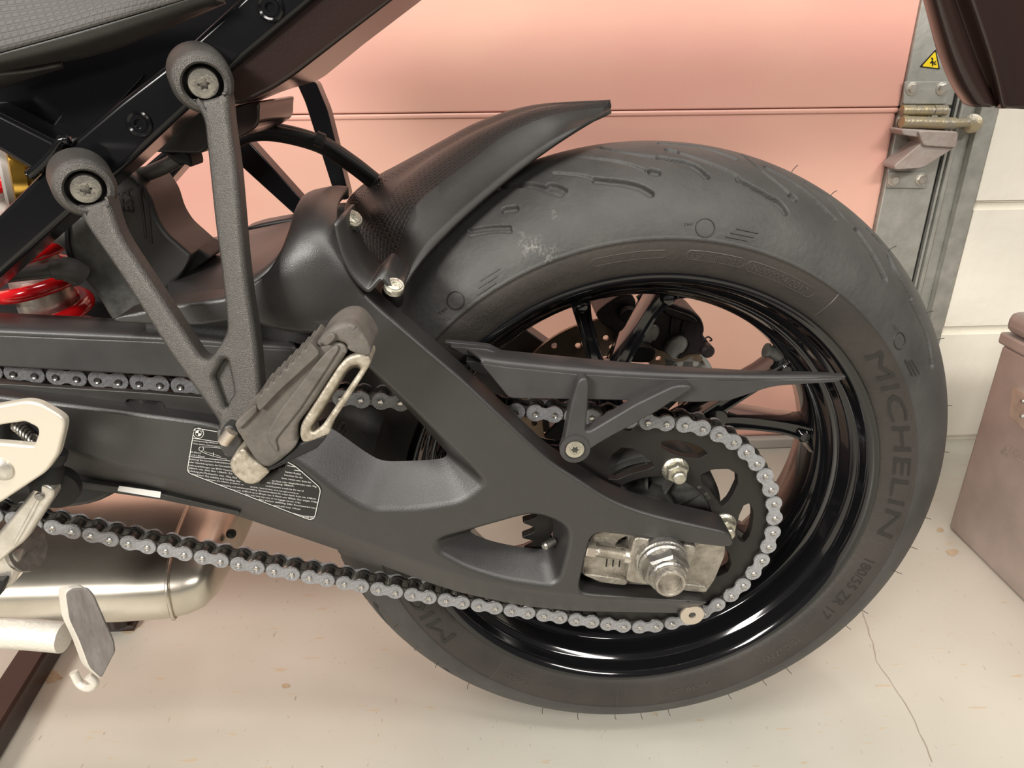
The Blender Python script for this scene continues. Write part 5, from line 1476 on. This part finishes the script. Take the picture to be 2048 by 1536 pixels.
# ------------------------------------------------------------------ exhaust silencer under the engine
sec = [(-0.055, 0.196), (-0.085, 0.202), (-0.096, 0.214), (-0.098, 0.232), (-0.092, 0.250), (-0.070, 0.262), (-0.030, 0.272), (0.030, 0.276), (0.075, 0.268), (0.090, 0.245), (0.090, 0.212), (0.060, 0.198)]
sec = [(v.x, v.y) for v in catmull([Vector((a, b, 0)) for a, b in sec], 4, True)]
cy_ = 0.0; cz_ = 0.236
V, F = [], []
st = [(-0.80, 1, 1, 0.0), (-0.62, 1, 1, 0.0), (-0.52, 1.0, 0.99, 0.0), (-0.475, 0.99, 0.96, 0.0), (-0.452, 0.96, 0.90, 0.001), (-0.438, 0.90, 0.80, 0.002), (-0.430, 0.80, 0.66, 0.003), (-0.427, 0.60, 0.45, 0.003)]
for (x, sy, sz, dz) in st:
    for (y, z) in sec: V.append(Vector((x, cy_ + (y - cy_) * sy, cz_ + (z - cz_) * sz + dz)))
m = len(sec)
for i in range(len(st) - 1):
    for j in range(m):
        k = (j + 1) % m; F.append((i * m + j, i * m + k, (i + 1) * m + k, (i + 1) * m + j))
F.append(tuple(range(m))); F.append(tuple((len(st) - 1) * m + j for j in range(m)))
ex = mk('exhaust_silencer', V, F, 'exhaust', moto, 60)
sc = [Vector((-0.472 + 0.010 * math.sin(j / m * 2 * math.pi), (y) * 0.995, cz_ + (z - cz_) * 0.97)) for j, (y, z) in enumerate(sec)]
tube('weld_seam', [p * 1.0 for p in sc] + [sc[0]], 0.0018, 'exhaust', ex, 8, 1)
lathe('silencer_bolt', [(0.005, 0), (0.005, 0.004), (0.003, 0.006), (0, 0.006)], P(460, 1067, -0.02), (0.8, -0.5, 0.2), 'dark', ex, 18)

# ------------------------------------------------------------------ rider footrest plate, gear linkage, side stand
hl = slab('heel_plate', [(-60, 822, 8), (0, 811, 20), (51, 802, 14), (76, 807, 10), (124, 834, 10), (131, 848, 8), (116, 910, 10), (92, 945, 14), (0, 1006, 8), (-60, 1036, 6)], -0.214, -0.208, 'white', moto,
          holes=[[(-40, 870, 4), (0, 851, 6), (50, 844, 6), (74, 856, 6), (76, 868, 6), (67, 893, 5), (0, 887, 5), (-40, 884, 4)]], bev=0.0022, n=5)
lathe('heel_plate_screw', [(0.0085, 0), (0.0085, 0.0012), (0.006, 0.0030), (0, 0.0034)], P(2, 938, -0.214), (0, -1, 0), 'alu', hl, 28)
slab('footrest_hanger', [(-60, 846), (20, 838), (82, 850), (80, 900), (60, 920), (-60, 915)], -0.196, -0.186, 'dark', moto, bev=0.002)
cs_ = []
for i in range(64):
    t = i / 8 * 2 * math.pi
    p = P(28 + 44 * i / 63, 846 + 38 * i / 63, -0.200); cs_.append(p + Vector((0.000, 0.0045 * math.sin(t), 0.0045 * math.cos(t))))
tube('return_spring', cs_, 0.0010, 'steel', moto, 6, 1)
lv = slab('gear_linkage', [(62, 984, 8), (70, 971, 8), (84, 967, 8), (106, 978, 8), (108, 992, 8), (100, 1004, 10), (46, 1086, 10), (28, 1100, 8), (-20, 1140, 6), (-40, 1120, 6), (-14, 1078, 8), (27, 1028, 20)], -0.196, -0.186, 'alu', moto, bev=0.003, n=4)
slab('linkage_rib', [(78, 990, 3), (84, 992, 3), (60, 1040, 4), (30, 1092, 3), (24, 1090, 3), (52, 1036, 4)], -0.1975, -0.194, 'alu', lv, bev=0.001)
lathe('linkage_pin', [(0.0032, 0), (0.0032, 0.0015), (0.0026, 0.002), (0, 0.002)], P(80, 992, -0.196), (0, -1, 0), 'steel', lv, 18)
lathe('rubber_boot', [(0.006, -0.010), (0.0105, -0.008), (0.0115, 0.0), (0.0105, 0.008), (0.0085, 0.012), (0.010, 0.016), (0.0095, 0.022), (0.005, 0.024)], P(92, 952, -0.185), (0.35, 0.15, 0.75), 'dark', moto, 28)
lathe('ball_joint', [(0.006, 0), (0.0165, 0.002), (0.0175, 0.008), (0.0155, 0.014), (0.005, 0.016)], P(108, 985, -0.182), (-0.25, 1, 0.1), 'dark', moto, 32)
tube('shift_shaft', [P(-40, 1118, -0.170), P(10, 1112, -0.170), P(46, 1098, -0.170)], 0.0150, 'alu', moto, 24, 1)
lathe('shaft_washer', [(0.006, 0), (0.0195, 0), (0.0200, 0.002), (0.0195, 0.004), (0.006, 0.004)], P(48, 1095, -0.168), (1, -0.1, 0.2), 'steel', moto, 36)
slab('hanger_lower', [(-60, 1098, 6), (-4, 1096, 8), (26, 1112, 10), (36, 1140, 10), (28, 1168, 10), (0, 1190, 10), (-60, 1200, 6)], -0.186, -0.165, 'alu', moto, bev=0.006)
slab('stand_spring_hook', [(-20, 1164, 3), (10, 1160, 3), (8, 1170, 3), (-2, 1196, 3), (-20, 1200, 3)], -0.192, -0.186, 'dark', moto, bev=0.001)

stand = tube('side_stand', [P(-80, 1266, -0.215), P(0, 1266, -0.215), P(60, 1269, -0.215), P(128, 1275, -0.217)], 0.0118, 'standfoot', moto, 24, 4)
fx = (-0.008, 0.006, -0.0015)
slab('stand_foot', [(128, 1186, 5), (137, 1178, 5), (174, 1175, 6), (187, 1189, 8), (228, 1282, 8), (231, 1306, 6), (203, 1360, 4), (176, 1336, 8), (156, 1282, 8), (136, 1240, 8)], -0.238, -0.230, 'standfoot', stand, bev=0.0012, ext=fx)
slab('stand_pad', [(131, 1188, 5), (139, 1180, 5), (173, 1177, 6), (185, 1190, 8), (226, 1283, 8), (229, 1305, 6), (202, 1357, 4), (178, 1335, 8), (158, 1281, 8), (138, 1239, 8)], -0.2390, -0.2375, 'padgrey', stand, bev=0.0006)
tube('stand_tang', [P(176, 1352, -0.232), P(190, 1366, -0.232), P(178, 1376, -0.230), P(160, 1368, -0.226), P(147, 1344, -0.224)], 0.0032, 'standfoot', stand, 12, 5)

# ------------------------------------------------------------------ number-plate carrier hanging from the tail
NL = [([(1842, -30), (1880, 105), (1905, 168), (1930, 206)], 0.000), ([(1850, -30), (1888, 102), (1914, 166), (1942, 210)], -0.016), ([(1862, -30), (1902, 98), (1930, 165), (1958, 212)], -0.026),
      ([(1884, -30), (1926, 92), (1958, 164), (1984, 213)], -0.028), ([(1898, -30), (1940, 90), (1970, 160), (1994, 214)], -0.020), ([(1918, -30), (1960, 88), (1986, 160), (2002, 215)], -0.026),
      ([(1938, -30), (1976, 86), (1996, 160), (2008, 216)], -0.034), ([(1956, -30), (1992, 85), (2006, 160), (2016, 217)], -0.030), ([(2000, -30), (2030, 85), (2040, 160), (2044, 218)], -0.022), ([(2090, -30), (2100, 85), (2104, 160), (2106, 222)], -0.024)]
NL = [([(pts[0][0] + (pts[0][0] - pts[1][0]) * 1.1, pts[0][1] + (pts[0][1] - pts[1][1]) * 1.1)] + pts, Y_) for pts, Y_ in NL]
npc = sheet('plate_carrier', [[(x, y, Y_) for x, y in pts] for pts, Y_ in NL], 'tail', moto, 0.003, sub=6, across=3)
slab('carrier_back', [(1812, -170, 4), (1884, 102, 8), (1910, 166, 8), (1935, 206, 6), (1960, 214, 6), (2106, 222, 4), (2096, -170, 4)], 0.002, 0.010, 'tail', npc, bev=0.002)

# ================================================================== FLOOR STAND UNDER THE BIKE
fs = empty('floor_stand', (-0.70, 0.0, 0.0))
tag(fs, 'black steel floor stand tube and foot under the motorcycle', 'stand')
off = Vector(fs.location)
def tz(x, y, Z): return PZ(x, y, Z) - off
a, b = PZ(-40, 1470, 0.030), PZ(100, 1250, 0.030)
d = b - a
b2 = b + d.normalized() * 0.30
v = []
dd_ = d.normalized(); sd = Vector((dd_.y, -dd_.x, 0))
for p in (a - dd_ * 0.3, b2):
    for (s_, z_) in ((-0.016, 0.0), (-0.019, 0.004), (-0.019, 0.030), (-0.016, 0.034), (0.016, 0.034), (0.019, 0.030), (0.019, 0.004), (0.016, 0.0)):
        v.append(Vector((p.x, p.y, 0)) + sd * s_ + Vector((0, 0, z_)) - off)
F = [(i, (i + 1) % 8, 8 + (i + 1) % 8, 8 + i) for i in range(8)] + [tuple(range(8)), tuple(range(8, 16))]
mk('cross_tube', v, F, 'tail', fs, 30)
ft = [PZ(*q, 0.0) for q in ((200, 1222), (288, 1222), (268, 1262), (215, 1264))]
V = [Vector((p.x, p.y, z_)) - off for z_ in (0.0, 0.010) for p in ft]
mk('foot_plate', V, [(0, 1, 2, 3), (4, 5, 6, 7), (0, 1, 5, 4), (1, 2, 6, 5), (2, 3, 7, 6), (3, 0, 4, 7)], 'tail', fs, 30)
c = PZ(238, 1240, 0.010) - off
lathe('foot_socket', [(0.020, 0.0), (0.020, 0.030), (0.016, 0.034), (0.012, 0.034), (0.012, 0.010)], c, (0, 0, 1), 'tail', fs, 32)
tube('upright', [c + Vector((0, 0, 0.01)), c + Vector((-0.02, 0.01, 0.16))], 0.010, 'tail', fs, 14, 1)
bx0 = Vector((c.x, c.y, 0)); bx1 = Vector((b2.x, b2.y, 0)) - off; bx1.z = 0
dr = (bx1 - bx0).normalized(); sd2 = Vector((-dr.y, dr.x, 0)) * 0.012
V = []
for p in (bx0, bx1):
    for z_ in (0.0, 0.012):
        V += [p + sd2 + Vector((0, 0, z_)), p - sd2 + Vector((0, 0, z_))]
mk('base_link', V, [(0, 1, 3, 2), (4, 5, 7, 6), (0, 1, 5, 4), (2, 3, 7, 6), (0, 2, 6, 4), (1, 3, 7, 5)], 'tail', fs, 30)

# stand-in block for the engine, added to darken the silencer's reflections
slab('engine_stand_in', [(-0.95, 0.335), (-0.52, 0.335), (-0.475, 0.36), (-0.475, 0.47), (-0.50, 0.50), (-0.95, 0.52)], -0.085, 0.10, 'dark', moto, bev=0.01, r=0.02, px=False)

# tail section carrying the number-plate bracket, above the picture
slab('tail_section', [(-0.62, 0.86), (-0.20, 0.815), (0.15, 0.845), (0.44, 0.83), (0.47, 0.86), (0.45, 0.92), (-0.10, 0.95), (-0.62, 0.93)], -0.060, 0.060, 'tail', moto, bev=0.012, r=0.03, px=False)

# a few parts look quite unlike the rest of the machine
for nm, lb in (('coil_spring', 'glossy red coil spring of the rear shock'), ('tension_sticker', 'black sticker with white chain-tension notes'), ('heel_plate', 'pale anodised heel plate with a cut-out'),
               ('exhaust_silencer', 'bare stainless exhaust silencer'), ('axle_nut', 'large zinc axle nut'), ('metal_loop', 'worn bare-metal loop'), ('reservoir_barrel', 'gold anodised barrel'),
               ('stand_pad', 'worn grey pad of the folded side stand'), ('drive_chain', 'greased silver roller chain')):
    o = bpy.data.objects.get(nm)
    if o: o['label'] = lb
